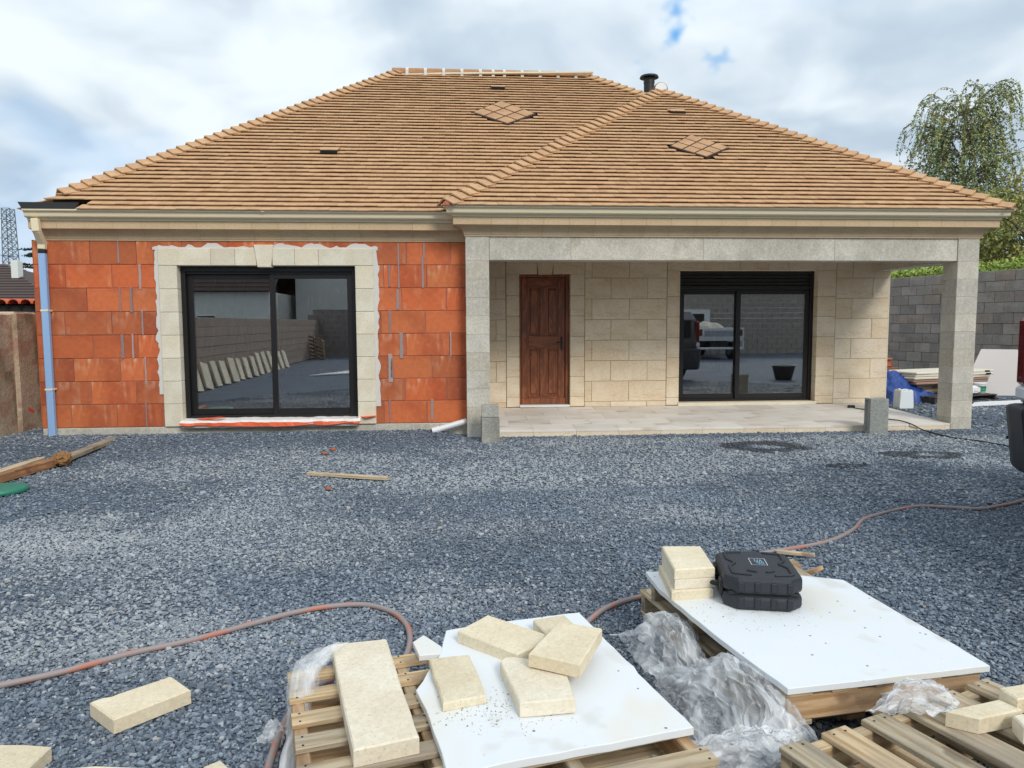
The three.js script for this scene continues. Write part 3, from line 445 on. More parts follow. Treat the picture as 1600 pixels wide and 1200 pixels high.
// ------------------------------------------------------------------ roof
{
  const roof = sub(house, 'roof'), g = .136, tw = .178;
  const E1 = 3.024, E2 = 3.074;                                               // eave heights
  const A = V(.02, E1, .285), B = V(13.32, E1, .285), RL = V(4.53, 6.43, -4.6), RR = V(8.22, 6.43, -4.6), BA = V(.02, E1, -9.5), BB = V(13.32, E1, -9.5);
  const pa = V(5.44, E2, .535), pb = V(13.35, E2, .535), ap = V(9.395, E2 + 3.955 * .69, .535 - 3.955), back = V(9.395, ap.y, -3.75);
  const individual = [], mass = [];
  const clip = (poly, a, b, c) => { const out = []; for (let i = 0; i < poly.length; i++) { const p = poly[i], q = poly[(i + 1) % poly.length], dp = a * p[0] + b * p[1] + c, dq = a * q[0] + b * q[1] + c; if (dp >= 0) out.push(p); if (dp * dq < 0) { const t = dp / (dp - dq); out.push([lerp(p[0], q[0], t), lerp(p[1], q[1], t)]); } } return out; };
  // origin O, eave direction U, polygon edges as half planes in (u, v)
  function plane(O, P, T, limits, own, skip) {
    const U = P.clone().sub(O).normalize(), w = T.clone().sub(O), Vv = w.clone().addScaledVector(U, -w.dot(U)), len = Vv.length(); Vv.normalize(); const n = U.clone().cross(Vv).normalize(); if (n.y < 0) n.negate();
    const total = P.clone().sub(O).length(), lo = .067, rows = Math.ceil(len / g);
    for (let r = 0; r < rows; r++) for (let x = -(r % 2 ? tw / 2 : 0) - tw; x < total + tw; x += tw) {
      const v0 = r * g, v1 = v0 + g + .055; let poly = [[x + .0012, v0], [x + tw - .0012, v0], [x + tw - .0012, v1], [x + .0012, v1]];
      for (const L of limits) { poly = clip(poly, ...L); if (poly.length < 3) break; } if (poly.length < 3) continue;
      if (skip && skip(x + tw / 2, v0 + g / 2, r)) continue;
      const j = (h2(r, Math.round(x * 40), 3) - .5) * .006, sk = (h2(r, Math.round(x * 40), 9) - .5) * .006, pts = poly.map(([u, v]) => O.clone().addScaledVector(U, u).addScaledVector(Vv, v).addScaledVector(n, .014 + (lo - .024 + j) * (1 - (v - v0) / (v1 - v0)) + sk * ((u - x) / tw - .5)));
      const geo = slabGeo(pts, .012, 0, h2(r, Math.round(x * 40), 5) * 3);
      if (own && r < own) individual.push(geo); else { const k = .95 + .05 * h2(r, Math.round(x * 40), 6), wv = (h2(r, Math.round(x * 40), 7) - .5) * .025, c = new Float32Array(geo.attributes.position.count * 3); for (let i = 0; i < c.length; i += 3) { c[i] = k; c[i + 1] = k * (.985 + wv); c[i + 2] = k * (.97 + wv); } geo.setAttribute('color', new THREE.BufferAttribute(c, 3)); mass.push(geo); }
    }
    return { O, U, Vv, n };
  }
  const half = (p, q, inside) => { const a = -(q[1] - p[1]), b = q[0] - p[0], c = -(a * p[0] + b * p[1]), s = a * inside[0] + b * inside[1] + c; return s > 0 ? [a, b, c] : [-a, -b, -c]; };
  // main front: slope length per plan metre
  const k = Math.hypot(4.885, 3.378) / 4.885, SL = Math.hypot(4.885, 3.378);
  const mainLim = [half([0, 0], [RL.x - A.x, SL], [5, .5]), half([B.x - A.x, 0], [RR.x - A.x, SL], [5, .5]), [0, -1, SL - .03]];
  const vx = 9.395 - A.x, off = .0;
  const inDiamond = [];
  const nM = V(0, 4.885, 3.378).normalize(), nP = V(0, 3.955, 3.955 * .69).normalize();
  const toUV = (px, py, O, n, sl) => { const p = onPlane(px, py, O, n); return [p.x - O.x, (O.z - p.z) * sl]; };
  const d1 = [[738, 182], [783, 164], [836, 184], [793, 200]].map(p => toUV(...p, A, nM, k)), kp = Math.hypot(1, .69), d2 = [[1046, 234], [1078, 216], [1138, 236], [1103, 251]].map(p => toUV(...p, pa, nP, kp));
  const inside = (d, x, y) => { let s = 0; for (let i = 0; i < 4; i++) { const a = d[i], b = d[(i + 1) % 4]; s += Math.sign((b[0] - a[0]) * (y - a[1]) - (b[1] - a[1]) * (x - a[0])); } return Math.abs(s) === 4; };
  const vents1 = [[515, 243], [778, 144]].map(p => toUV(...p, A, nM, k)), vents2 = [[1058, 181]].map(p => toUV(...p, pa, nP, kp));
  const valley1 = [0, 0], m1 = plane(A, B, RL, [...mainLim, half([5.40 - A.x, 0], [9.395 - A.x, (9.395 - 5.40) * k], [1, 2]), [-1, 0, vx]], 4, (x, v) => inside(d1, x, v) || (v < 1.6 * g && x < .72));
  plane(A, B, RL, [...mainLim, half([13.39 - A.x, 0], [9.395 - A.x, (13.39 - 9.395) * k], [12, 6]), [1, 0, -vx]], 0, null);
  const porchLim = [half([0, 0], [ap.x - pa.x, 3.955 * kp], [4, .5]), half([pb.x - pa.x, 0], [ap.x - pa.x, 3.955 * kp], [4, .5])];
  const m2 = plane(pa, pb, ap, porchLim, 4, (x, v) => inside(d2, x, v));
  // sides
  const lw = Math.hypot(4.51, 3.378); plane(BA, A, RL, [half([9.785, 0], [9.785 - 4.885, lw], [4, .5]), half([0, 0], [4.9, lw], [4, .5])], 0);
  const rw = Math.hypot(5.1, 3.378); plane(B, BB, RR, [half([0, 0], [4.885, rw], [4, .5]), half([9.785, 0], [4.885, rw], [4, .5])], 0);
  plane(V(5.44, E2, -3.9), pa, V(9.395, ap.y, ap.z), [half([4.435, 0], [4.435 - 3.955, 3.955 * kp], [1, .5]), half([0, 3.955 * kp + .1], [4.435, -.1], [4, 1])], 0);
  plane(pb, V(13.35, E2, -6), V(9.395, ap.y, ap.z), [half([0, 0], [3.955, 3.955 * kp], [4, .5]), [-1, 0, 6.535], [0, -1, 3.955 * kp]], 0);
  for (const geo of individual) mesh(roof, 'roof_tile', geo, pick(M.tile));
  const big = mesh(roof, 'roof_tiles', mergeGeometries(mass), M.tileV); big.userData.kind = 'stuff';
  // boarding under the tiles
  const deck = (pts) => { const gq = slabGeo(pts, .03); gq.translate(0, -.012, 0); mesh(roof, 'roof_boarding', gq, M.deck); };
  const bk = (p, q, t = .06) => p.clone().lerp(q, t);
  deck([bk(A, RL), bk(B, RR), RR, RL]); deck([BA, bk(A, RL), RL]); deck([bk(B, RR), BB, RR]); deck([BB, BA, RL, RR]); deck([bk(pa, ap), bk(pb, ap), ap]); deck([V(5.6, E2 + .11, -3.9), bk(pa, ap), ap, back]); deck([bk(pb, ap), V(13.19, E2 + .11, -6), V(9.395, ap.y, -6), ap]);
  // lozenge patterns
  const lozM = tones(3, i => mat({ c: [[.93, .905, .89], [.95, .92, .91], [.915, .89, .88]][i], map: texTile, roughness: .85 }));
  for (const [d, pl] of [[d1, m1], [d2, m2]]) {
    const P = (u, v, h) => pl.O.clone().addScaledVector(pl.U, u).addScaledVector(pl.Vv, v).addScaledVector(pl.n, h), bil = (s, t) => [0, 1].map(i => lerp(lerp(d[0][i], d[1][i], s), lerp(d[3][i], d[2][i], s), t));
    mesh(roof, 'lozenge_bed', slabGeo([[-.02, -.02], [1.02, -.02], [1.02, 1.02], [-.02, 1.02]].map(([s, t]) => P(...bil(s, t), .056)), .034), M.deck);
    for (let i = 0; i < 3; i++) for (let j = 0; j < 3; j++) { const e = .065; mesh(roof, 'lozenge_tile', slabGeo([[i + e, j + e], [i + 1 - e, j + e], [i + 1 - e, j + 1 - e], [i + e, j + 1 - e]].map(([s, t]) => P(...bil(s / 3, t / 3), .066)), .012, .002, rnd()), lozM[(i + j * 2) % 3]); }
  }
  // ventilation tiles
  for (const [list, pl] of [[vents1, m1], [vents2, m2]]) for (const [u, v] of list) { const P = (a, b, h) => pl.O.clone().addScaledVector(pl.U, u + a).addScaledVector(pl.Vv, v + b).addScaledVector(pl.n, h); const vt = mesh(roof, 'vent_tile', slabGeo([P(-.13, -.03, .105), P(.13, -.03, .105), P(.15, .16, .06), P(-.15, .16, .06)], .014, .003, u), M.tile[0]); mesh(roof, 'vent_opening', slabGeo([P(-.125, -.045, .09), P(.125, -.045, .09), P(.12, .06, .07), P(-.12, .06, .07)], .045), M.felt); }
  // hip tiles
  function hips(p, q, U1, U2, n, name = 'hip_tile', skipFirst = 0) {
    const len = p.distanceTo(q), dir = q.clone().sub(p).normalize(); const perp = u => u.clone().addScaledVector(dir, -u.dot(dir)).normalize(); U1 = perp(U1); U2 = perp(U2);
    for (let i = skipFirst; i < n; i++) {
      const s0 = len * i / n, s1 = Math.min(len * (i + 1.32) / n, len + .03), b0 = p.clone().addScaledVector(dir, s0).add(V(0, .128 + (rnd() - .5) * .008, 0)), b1 = p.clone().addScaledVector(dir, s1).add(V(0, .072, 0)), w = .165 + rnd() * .01;
      const w1 = b0.clone().addScaledVector(U1, w), w2 = b0.clone().addScaledVector(U2, w), t1 = b1.clone().addScaledVector(U1, w), t2 = b1.clone().addScaledVector(U2, w);
      for (const o of [w1, w2]) o.y -= .022; for (const o of [t1, t2]) o.y -= .012;
      mesh(roof, name, mergeGeometries([slabGeo([b0, w1, t1, b1], .02, .002, rnd() * 2), slabGeo([b0, b1, t2, w2], .02, .002, rnd() * 2)]), pick(M.tile));
    }
  }
  const X = V(1, 0, 0), X_ = V(-1, 0, 0), Zb = V(0, 0, -1);
  hips(A, RL, X, Zb, 44, 'hip_tile', 3); hips(B, RR, X_, Zb, 44, 'hip_tile', 30); hips(pa, ap, X, Zb, 35); hips(pb, ap, X_, Zb, 35);
  mesh(roof, 'hip_end', moved(new THREE.SphereGeometry(.075, 12, 6, 0, 6.3, 0, 1.6), pa.x + .06, pa.y + .03, pa.z - .03), mat({ c: S(178, 98, 68) })); mesh(roof, 'hip_end', moved(new THREE.SphereGeometry(.075, 12, 6, 0, 6.3, 0, 1.6), pb.x - .1, pb.y + .03, pb.z - .08), mat({ c: S(186, 104, 74) }));
  // ridge
  const half2 = (x0, x1, r, m, y) => { const gq = new THREE.CylinderGeometry(r, r, x1 - x0, 12, 1, true, 0, Math.PI); const inner = gq.clone(); gq.rotateZ(Math.PI / 2); gq.rotateX(0); gq.translate((x0 + x1) / 2, y, RL.z); return mesh(roof, 'ridge_tile', gq, m); };
  const nr = 10, L0 = RL.x - .12, L1 = RR.x + .12; const rm = tones(3, i => mat({ c: [[.84, .84, .84], [.9, .86, .78], [.86, .8, .76]][i], map: texTile, side: THREE.DoubleSide }));
  const joints = [.075, .165, .255, .345, .437, .50, .556, .645, .735, .825, .915];
  const ridgeMortar = mat({ c: S(212, 208, 200), roughness: .9 });
  let prev = 0; for (const j of [...joints, 1]) { const a = lerp(L0, L1, prev), b = lerp(L0, L1, j); const pts = [], R = .125; for (let q = 0; q <= 8; q++) { const an = q / 8 * Math.PI; pts.push([Math.cos(an) * R, Math.sin(an) * R]); } const out = pts.concat(pts.slice().reverse().map(([x, y]) => [x * .86, y * .86])); const gq = sweep(out.map(([x, y]) => [x, RL.y - .02 + y]), [a + .004, RL.z], [b - .004, RL.z], [0, 1], [0, 1], .6); mesh(roof, 'ridge_tile', gq, pick(rm)); prev = j; }
  for (const j of joints) { const x = lerp(L0, L1, j), sh = new THREE.Shape([[-.15, -.06], [.15, -.06], [.14, .06], [.05, .12], [0, .14], [-.05, .12], [-.14, .06]].map(p => new THREE.Vector2(...p))), gq = new THREE.ExtrudeGeometry(sh, { depth: .04, bevelEnabled: true, bevelSize: .01, bevelThickness: .01, bevelSegments: 2 }); gq.translate(0, 0, -.02); gq.rotateY(Math.PI / 2); gq.translate(x, RL.y - .03, RL.z); mesh(roof, 'mortar_joint', gq, ridgeMortar); }
  { const gq = slabGeo(ragged([V(L0, RL.y - .06, RL.z + .13), V(L1, RL.y - .06, RL.z + .13), V(L1, RL.y - .02, RL.z + .1), V(L0, RL.y - .02, RL.z + .1)], .012, .12, 4), .02); mesh(roof, 'mortar_bed', gq, mat({ c: S(206, 190, 164), roughness: .95 })); }
  // porch ridge with an open, mortared end
  { const pts = [], R = .13; for (let q = 0; q <= 8; q++) { const an = q / 8 * Math.PI; pts.push([Math.cos(an) * R, Math.sin(an) * R]); } const out = pts.concat(pts.slice().reverse().map(([x, y]) => [x * .84, y * .84])); mesh(roof, 'ridge_tile', sweep(out.map(([x, y]) => [x, ap.y + .03 + y]), [ap.x, ap.z + .1], [ap.x, back.z - .5], [1, 0], [1, 0], .6), mat({ c: S(92, 76, 60) })); const fill = new THREE.CylinderGeometry(.11, .11, .05, 16, 1, false, 0, 6.3); fill.rotateX(Math.PI / 2); fill.translate(ap.x, ap.y + .04, ap.z + .09); mesh(roof, 'mortar_plug', fill, M.white); }
  // bare corner: black underlay tray
  mesh(roof, 'underlay_tray', slabGeo([V(.06, E1 + .03, .29), V(.70, E1 + .03, .29), V(.74, E1 + .125, .25), V(-.02, E1 + .13, .25)], .02), M.felt);
  // flue
  const fl = sub(house, 'chimney_flue'), f0 = atZ(1014, 150, -4.6), q = (r1, r2, h, y, name) => { const c = new THREE.CylinderGeometry(r1, r2, h, 20); c.translate(f0.x, y + h / 2, f0.z); mesh(fl, name, c, M.black); };
  q(.105, .105, .75, f0.y - .4, 'pipe'); q(.13, .13, .05, f0.y - .05, 'pipe_collar'); q(.1, .14, .06, f0.y + .0, 'pipe_collar'); q(.11, .11, .1, f0.y + .24, 'pipe_head'); q(.175, .19, .035, f0.y + .35, 'cowl'); q(.05, .172, .035, f0.y + .386, 'cowl_cap');
}
seedState = 4242;
// ------------------------------------------------------------------ vegetation helpers
function leafGeo(list) { // [x,y,z,size,r,g,b]
  const n = list.length, pos = new Float32Array(n * 18), col = new Float32Array(n * 18), nor = new Float32Array(n * 18); const a = V(), b = V(), nn = V();
  list.forEach(([x, y, z, s, r, g, bb], i) => {
    a.set(rnd() - .5, rnd() - .5, rnd() - .5).normalize().multiplyScalar(s * .62); b.set(rnd() - .5, rnd() - .5, rnd() - .5); nn.crossVectors(a, b).normalize(); b.crossVectors(nn, a).setLength(s * .36);
    const q = [[x - a.x, y - a.y, z - a.z], [x + b.x, y + b.y, z + b.z], [x + a.x, y + a.y, z + a.z], [x - b.x, y - b.y, z - b.z]]; let o = i * 18; for (const k of [0, 1, 2, 0, 2, 3]) { pos[o] = q[k][0]; pos[o + 1] = q[k][1]; pos[o + 2] = q[k][2]; col[o] = r; col[o + 1] = g; col[o + 2] = bb; nor[o] = -nn.x; nor[o + 1] = -nn.y; nor[o + 2] = -nn.z; o += 3; }
  });
  const g = new THREE.BufferGeometry(); g.setAttribute('position', new THREE.BufferAttribute(pos, 3)); g.setAttribute('normal', new THREE.BufferAttribute(nor, 3)); g.setAttribute('color', new THREE.BufferAttribute(col, 3)); g.setAttribute('uv', new THREE.BufferAttribute(new Float32Array(n * 12), 2)); return g;
}
const leafMat = mat({ c: [.95, .95, .95], vertexColors: true, roughness: .8, side: THREE.DoubleSide });
const barkMat = mat({ c: S(112, 104, 92), roughness: .95 }), barkDark = mat({ c: S(70, 60, 50), roughness: .95 });
const leafTone = (base, v = .35) => { const k = 1 - v / 2 + v * rnd(), w = rr(-.15, .15); return [base[0] * k * (1 + w), base[1] * k, base[2] * k * (1 - w)]; };
function limb(p, dir, len, r, bend, n = 7) { const pts = [p.clone()], rad = [r]; const d = dir.clone().normalize(); for (let i = 1; i <= n; i++) { d.add(V(rr(-.12, .12), bend + rr(-.05, .05), rr(-.12, .12))).normalize(); pts.push(pts[i - 1].clone().addScaledVector(d, len / n)); rad.push(r * (1 - .82 * i / n)); } return { pts, rad }; }
function tree(name, label, group, x, z, h, R, opt) {
  const t = thing(name, label, 'tree', [x, -.05, z], 0, group), wood = [], leaves = [], { y0 = .3, clumps = 60, per = 120, leaf = .09, col = [.1, .13, .03], clump = .5, fill = .7 } = opt;
  const tr = limb(V(0, 0, 0), V(0, 1, 0), h * .85, h * .018 + .05, .1, 9); mesh(t, 'trunk', taperTube(tr.pts, tr.rad, 8), opt.bark || barkDark);
  for (let i = 0; i < 16; i++) { const k = 2 + Math.floor(rnd() * 6), a = rnd() * 6.28, l = limb(tr.pts[k], V(Math.cos(a), rr(.3, 1), Math.sin(a)), R * rr(.7, 1.1), tr.rad[k] * .5, .05); wood.push(taperTube(l.pts, l.rad, 5)); for (let j = 0; j < 3; j++) { const l2 = limb(l.pts[3 + j], V(rr(-1, 1), rr(-.2, 1), rr(-1, 1)), R * .4, l.rad[4] * .6, .02, 5); wood.push(taperTube(l2.pts, l2.rad, 4)); } }
  for (let c = 0; c < clumps; c++) { const a = rnd() * 6.28, u = rr(-1, 1), q = Math.cbrt(rr(.15, 1)), s = Math.sqrt(1 - u * u), cx = Math.cos(a) * s * q * R, cz = Math.sin(a) * s * q * R, cy = h * lerp(y0, 1, .5 + .5 * u * q), cr = clump * rr(.6, 1.3), base = leafTone(col, .5); for (let i = 0; i < per; i++) { const aa = rnd() * 6.28, uu = rr(-1, 1), ss = Math.sqrt(1 - uu * uu), qq = Math.cbrt(rnd()) * cr; leaves.push([cx + Math.cos(aa) * ss * qq, cy + uu * qq * fill, cz + Math.sin(aa) * ss * qq, leaf * rr(.6, 1.4), ...leafTone(base, .3)]); } }
  mesh(t, 'branches', mergeGeometries(wood), opt.bark || barkDark); mesh(t, 'crown', leafGeo(leaves), leafMat); return t;
}
// ------------------------------------------------------------------ beyond the plot, behind the house
{
  // weeping birch
  const b0 = atZ(1499, 505, -18), t = thing('weeping_birch', 'tall weeping birch with hanging strands of young leaves behind the grey block wall', 'tree', [b0.x, -.05, b0.z]);
  const tr = { pts: [], rad: [] }; for (let i = 0; i <= 12; i++) { tr.pts.push(V(.12 * Math.sin(i * .5), 10.5 * i / 12, .1 * Math.sin(i * .4))); tr.rad.push(.17 * (1 - .85 * i / 12)); } mesh(t, 'trunk', taperTube(tr.pts, tr.rad, 8), barkMat);
  const wood = [], leaves = [], twigs = [];
  for (let i = 0; i < 92; i++) {
    const k = 3 + (i % 9), a = i * 2.399 + rr(-.3, .3), up = rr(.7, 1.7), l = limb(tr.pts[k], V(Math.cos(a), up, Math.sin(a)), rr(1.8, 3.5) * (1.16 - k * .06), tr.rad[k] * .42 + .012, -.05, 8); wood.push(taperTube(l.pts, l.rad, 5));
    for (let s = 0; s < 15; s++) {
      const q = l.pts[2 + Math.floor(rnd() * 7)], d = V(Math.cos(a) + rr(-.8, .8), rr(.2, 1.1), Math.sin(a) + rr(-.8, .8)).normalize(), L = rr(.6, 2.1), n = 10, pts = [q.clone()]; for (let j = 1; j <= n; j++) { d.y -= .34; d.x *= .85; d.z *= .85; d.normalize(); pts.push(pts[j - 1].clone().addScaledVector(d, L / n)); }
      twigs.push(taperTube(pts, pts.map((_, j) => .011 * (1 - .7 * j / n)), 3));
      const tone = leafTone(rnd() < .3 ? [.47, .48, .16] : [.36, .42, .2], .4); const m = Math.floor(L * rr(10, 32)); for (let j = 0; j < m; j++) { const w = Math.pow(rnd(), .8) * n, e = Math.min(Math.floor(w), n - 1), p = pts[e].clone().lerp(pts[e + 1], w - e); leaves.push([p.x + rr(-.06, .06), p.y + rr(-.06, .03), p.z + rr(-.06, .06), rr(.055, .105), ...leafTone(tone, .4)]); }
    }
  }
  mesh(t, 'branches', mergeGeometries(wood), barkMat); mesh(t, 'twigs', mergeGeometries(twigs), barkDark); mesh(t, 'crown', leafGeo(leaves), leafMat);
  const p = (x, z) => { const q = atZ(x, 505, z); return [q.x, q.z]; };
  const grp = 'trees beyond the grey block wall';
  tree('young_tree', 'bare pale pink budding small tree beside the weeping birch', grp, ...p(1408, -19), 6.9, 1.1, { y0: .5, clumps: 26, per: 16, leaf: .05, col: [.4, .34, .33], clump: .5 });
  tree('leafy_tree', 'olive green leafy tree growing under the weeping birch', grp, ...p(1462, -15), 6.3, 1.9, { y0: .25, clumps: 90, per: 110, leaf: .09, col: [.22, .25, .07], clump: .5 });
  tree('leafy_tree', 'yellowish green tree with open branches beside the porch roof corner', grp, ...p(1600, -12.5), 6.6, 2.2, { y0: .15, clumps: 120, per: 100, leaf: .085, col: [.32, .31, .08], clump: .5 });
  tree('leafy_tree', 'dark green tree with brown limbs behind the porch roof corner', grp, ...p(1545, -16), 6.6, 2.0, { y0: .15, clumps: 110, per: 100, leaf: .085, col: [.19, .21, .07], clump: .5 });
  tree('leafy_tree', 'green bushy tree beyond the far end of the block wall', grp, ...p(1690, -15), 6.5, 2.2, { y0: .2, clumps: 70, per: 80, leaf: .1, col: [.2, .25, .06], clump: .6 });
  // hedge on the far side of the block wall
  const h = thing('hedge', 'bright green clipped hedge showing above the grey block wall', 'hedge', [0, 0, 0]); const L = [], st = [];
  for (let i = 0; i < 15000; i++) { const u = rnd(), z = lerp(-14, 2, u), x = 18.0 + .235 * (z + 7.4) + rr(.25, 1.1), y = 2.2 + .85 * Math.sqrt(rnd()) + .13 * fbm(z * 1.4, 3, 0, 3, 6) - .1; L.push([x, y, z, rr(.05, .1), ...leafTone(rnd() < .3 ? [.5, .58, .16] : [.3, .42, .08], .5)]); }
  for (let i = 0; i < 20; i++) { const z = lerp(-13.5, 1.5, i / 19), x = 18.0 + .235 * (z + 7.4) + .65; st.push(taperTube([V(x, 0, z), V(x + rr(-.1, .1), 1.4, z), V(x + rr(-.2, .2), 2.8, z + rr(-.2, .2))], [.05, .035, .01], 5)); }
  mesh(h, 'foliage', leafGeo(L), leafMat); mesh(h, 'stems', mergeGeometries(st), barkDark);
}
seedState = 5151;
// grey block wall at the right boundary: blocks as pieces
{
  const w = thing('block_wall', 'tall grey concrete block wall along the plot boundary beyond the porch', 'wall'); const d = V(.228, 0, .974), base = V(18.47, 0, -5.57), nrm = V(-.974, 0, .228), ang = Math.atan2(-d.z, d.x);
  const place = (s0, s1, y0, y1, off, m) => { const o = mesh(w, 'block', cbox(s1 - s0 - .008, y1 - y0 - .008, .2, .006, Math.floor(rnd() * 6)), m); o.position.copy(base).addScaledVector(d, (s0 + s1) / 2).addScaledVector(nrm, -.1 + off); o.position.y = (y0 + y1) / 2; o.rotation.y = ang; };
  for (let r = 0; r < 11; r++) for (let s = -6.2 - (r % 2) * .25; s < 7.1; s += .5) place(s, s + .5, r * .25, r * .25 + .25, (rnd() - .5) * .012, pick(M.wallb));
  const j = mesh(w, 'joint_mortar', cbox(14.4, 2.72, .16, .002), mat({ c: S(110, 104, 98), roughness: .95 })); j.position.copy(base).addScaledVector(d, .6).addScaledVector(nrm, -.1); j.position.y = 1.36; j.rotation.y = ang;
  for (const [s, y] of [[1.35, 1.35], [-4.25, 1.33]]) for (let k = 0; k < 7; k++) { const o = mesh(w, 'stencil_mark', cbox(rr(.03, .06), rr(.03, .05), .004, 0), mat({ c: S(84, 78, 74), roughness: .95 })); o.position.copy(base).addScaledVector(d, s + k * .05 - .15).addScaledVector(nrm, .007); o.position.y = y + (k % 2 ? .05 : 0) + rr(-.01, .01); o.rotation.y = ang; }
}
// old rendered wall on the other boundary, running behind the viewer
{
  const w = thing('old_boundary_wall', 'weathered low wall with peeling brown render beside the blue downpipe', 'wall');
  mesh(w, 'wall_body', moved(cbox(.3, 1.8, 2.0, .02, 1, 'z'), -.72, .83, -.4), M.old);
  mesh(w, 'pier', moved(cbox(.34, 1.84, .55, .03, 2, 'z'), -.69, .84, -.72), M.old);
  mesh(w, 'paint_mark', slabGeo([V(-.519, .30, -.76), V(-.519, .36, -.62), V(-.519, .41, -.62), V(-.519, .345, -.76)].map(v => v), .002), mat({ c: S(240, 96, 84), roughness: .8 }));
  const seg = [], rows = 7; for (let r = 0; r < rows; r++) for (let z = .62 - (r % 2) * .25; z < 25.3; z += .5) { const a = Math.max(z, .62), b = Math.min(z + .5, 25.4); if (b - a > .05) seg.push(moved(cbox(.24, .242, b - a - .012, .006, r % 5), -.68 - (b + a) / 2 * .012 - .05 * sstep(.6, 3, a), .125 + r * .25, (a + b) / 2)); }
  const o = mesh(w, 'block_courses', mergeGeometries(seg), M.wallb[2]); o.userData.kind = 'stuff';
}
// neighbours beyond the old wall
function gableRoof(parent, name, x0, x1, z0, z1, eave, ridge, over, m, hipR = 0, hipL = 0) {
  const zm = (z0 + z1) / 2, A = V(x0 - over, eave, z1 + over), B = V(x1 + over, eave, z1 + over), C = V(x1 + over, eave, z0 - over), D = V(x0 - over, eave, z0 - over), R0 = V(x0 - over + hipL, ridge, zm), R1 = V(x1 + over - hipR, ridge, zm);
  const rows = 14, list = []; for (const [a, b, r1, r0] of [[A, B, R1, R0], [C, D, R0, R1]]) for (let k = 0; k < rows; k++) { const p = (e, r, t, lift) => e.clone().lerp(r, t).add(V(0, lift, 0)); list.push(slabGeo([p(a, r0, k / rows, .09), p(b, r1, k / rows, .09), p(b, r1, (k + 1.1) / rows, .05), p(a, r0, (k + 1.1) / rows, .05)], .03)); }
  if (hipR) list.push(slabGeo([B, C, R1].map(v => v.clone().add(V(0, .06, 0))), .04)); if (hipL) list.push(slabGeo([D, A, R0].map(v => v.clone().add(V(0, .06, 0))), .04));
  return mesh(parent, name, mergeGeometries(list), m);
}
{
  const n = thing('neighbour_house', 'low house with brown tiled roof and pale chimney behind the old wall', 'house'), p = atZ(8, 415, -24), c = atZ(84, 472, -20);
  boxAt(n, 'wall', p.x - 9, c.x - .3, 0, c.y - .05, -28, -20.3, M.render, .02); gableRoof(n, 'roof', p.x - 9, c.x, -28, -20, c.y, p.y, 0, M.darkRoof, c.x - p.x);
  const k = atZ(27, 430, -22.5); boxAt(n, 'chimney', k.x - .14, k.x + .14, k.y - .6, k.y + .6, -22.7, -22.3, M.render, .02);
  const s = thing('tile_roofed_shed', 'dark shed with wavy orange clay tiles behind the old wall', 'shed'), e = atZ(62, 470, -2.6), x0 = e.x - 3.2, x1 = e.x + .12;
  boxAt(s, 'shed_wall', x0, x1 - .05, 0, e.y - .06, -4.8, -2.72, mat({ c: S(34, 31, 30), roughness: .95 }), .01); boxAt(s, 'fascia', x0, x1, e.y - .32, e.y - .07, -2.70, -2.66, mat({ c: S(40, 36, 34) }), .006);
  for (let i = 0, nx = 17; i < nx; i++) { const x = lerp(x0, x1, (i + .5) / nx), pr = []; for (let q = 0; q <= 6; q++) { const a = q / 6 * Math.PI; pr.push([Math.cos(a) * .098, Math.sin(a) * .075 + e.y - .04]); } const ring = pr.concat(pr.slice().reverse().map(([d, y]) => [d * .86, y - .014])); const g = sweep(ring, [x, -2.5], [x, -4.9], [1, 0], [1, 0], .6); const ps = g.attributes.position; for (let q = 0; q < ps.count; q++) ps.setY(q, ps.getY(q) + (-2.5 - ps.getZ(q)) * .015); mesh(s, 'clay_tile', g, mat({ c: S(rr(190, 215), rr(92, 110), rr(58, 72)), roughness: .85 })); }
  // cedar
  const t0 = atZ(66, 500, -32), t = thing('cedar_tree', 'dark flat branched conifer between the pylon and the house', 'tree', [t0.x, -.05, t0.z]); const tr = limb(V(0, 0, 0), V(0, 1, 0), 6.4, .18, .1, 10); mesh(t, 'trunk', taperTube(tr.pts, tr.rad, 7), barkDark); const wd = [], lv = [];
  for (let i = 0; i < 34; i++) { const y = rr(1.6, 6.2), a = rnd() * 6.28, L = rr(.7, 1.5) * (1.25 - y * .09), l = limb(V(0, y, 0), V(Math.cos(a), .1, Math.sin(a)), L, .03, -.01, 5); wd.push(taperTube(l.pts, l.rad, 4)); for (let j = 0; j < 150; j++) { const w = rr(1, 5), e2 = Math.min(Math.floor(w), 4), q = l.pts[e2].clone().lerp(l.pts[e2 + 1], w - e2); lv.push([q.x + rr(-.2, .2), q.y + rr(-.04, .06), q.z + rr(-.2, .2), rr(.06, .12), ...leafTone([.03, .045, .03], .4)]); } } mesh(t, 'branches', mergeGeometries(wd), barkDark); mesh(t, 'crown', leafGeo(lv), leafMat);
  // lattice pylon with its wires
  const q0 = atZ(23, 505, -62), top = atZ(22, 326, -62).y, py = thing('lattice_pylon', 'slender grey steel lattice mast in the distance beside the conifer', 'pylon', [q0.x, 0, q0.z]), gm = mat({ c: S(120, 128, 136), roughness: .6, metalness: .3 });
  const bar = (a, b, r) => { const g = new THREE.CylinderGeometry(r, r, a.distanceTo(b), 4); g.applyQuaternion(new THREE.Quaternion().setFromUnitVectors(V(0, 1, 0), b.clone().sub(a).normalize())); const m = a.clone().lerp(b, .5); g.translate(m.x, m.y, m.z); return g; };
  const hw = y => lerp(.62, .37, clamp(y / top)), brace = []; for (const sx of [-1, 1]) for (const sz of [-1, 1]) mesh(py, 'leg', bar(V(sx * hw(0), 0, sz * hw(0)), V(sx * hw(top), top, sz * hw(top)), .05), gm);
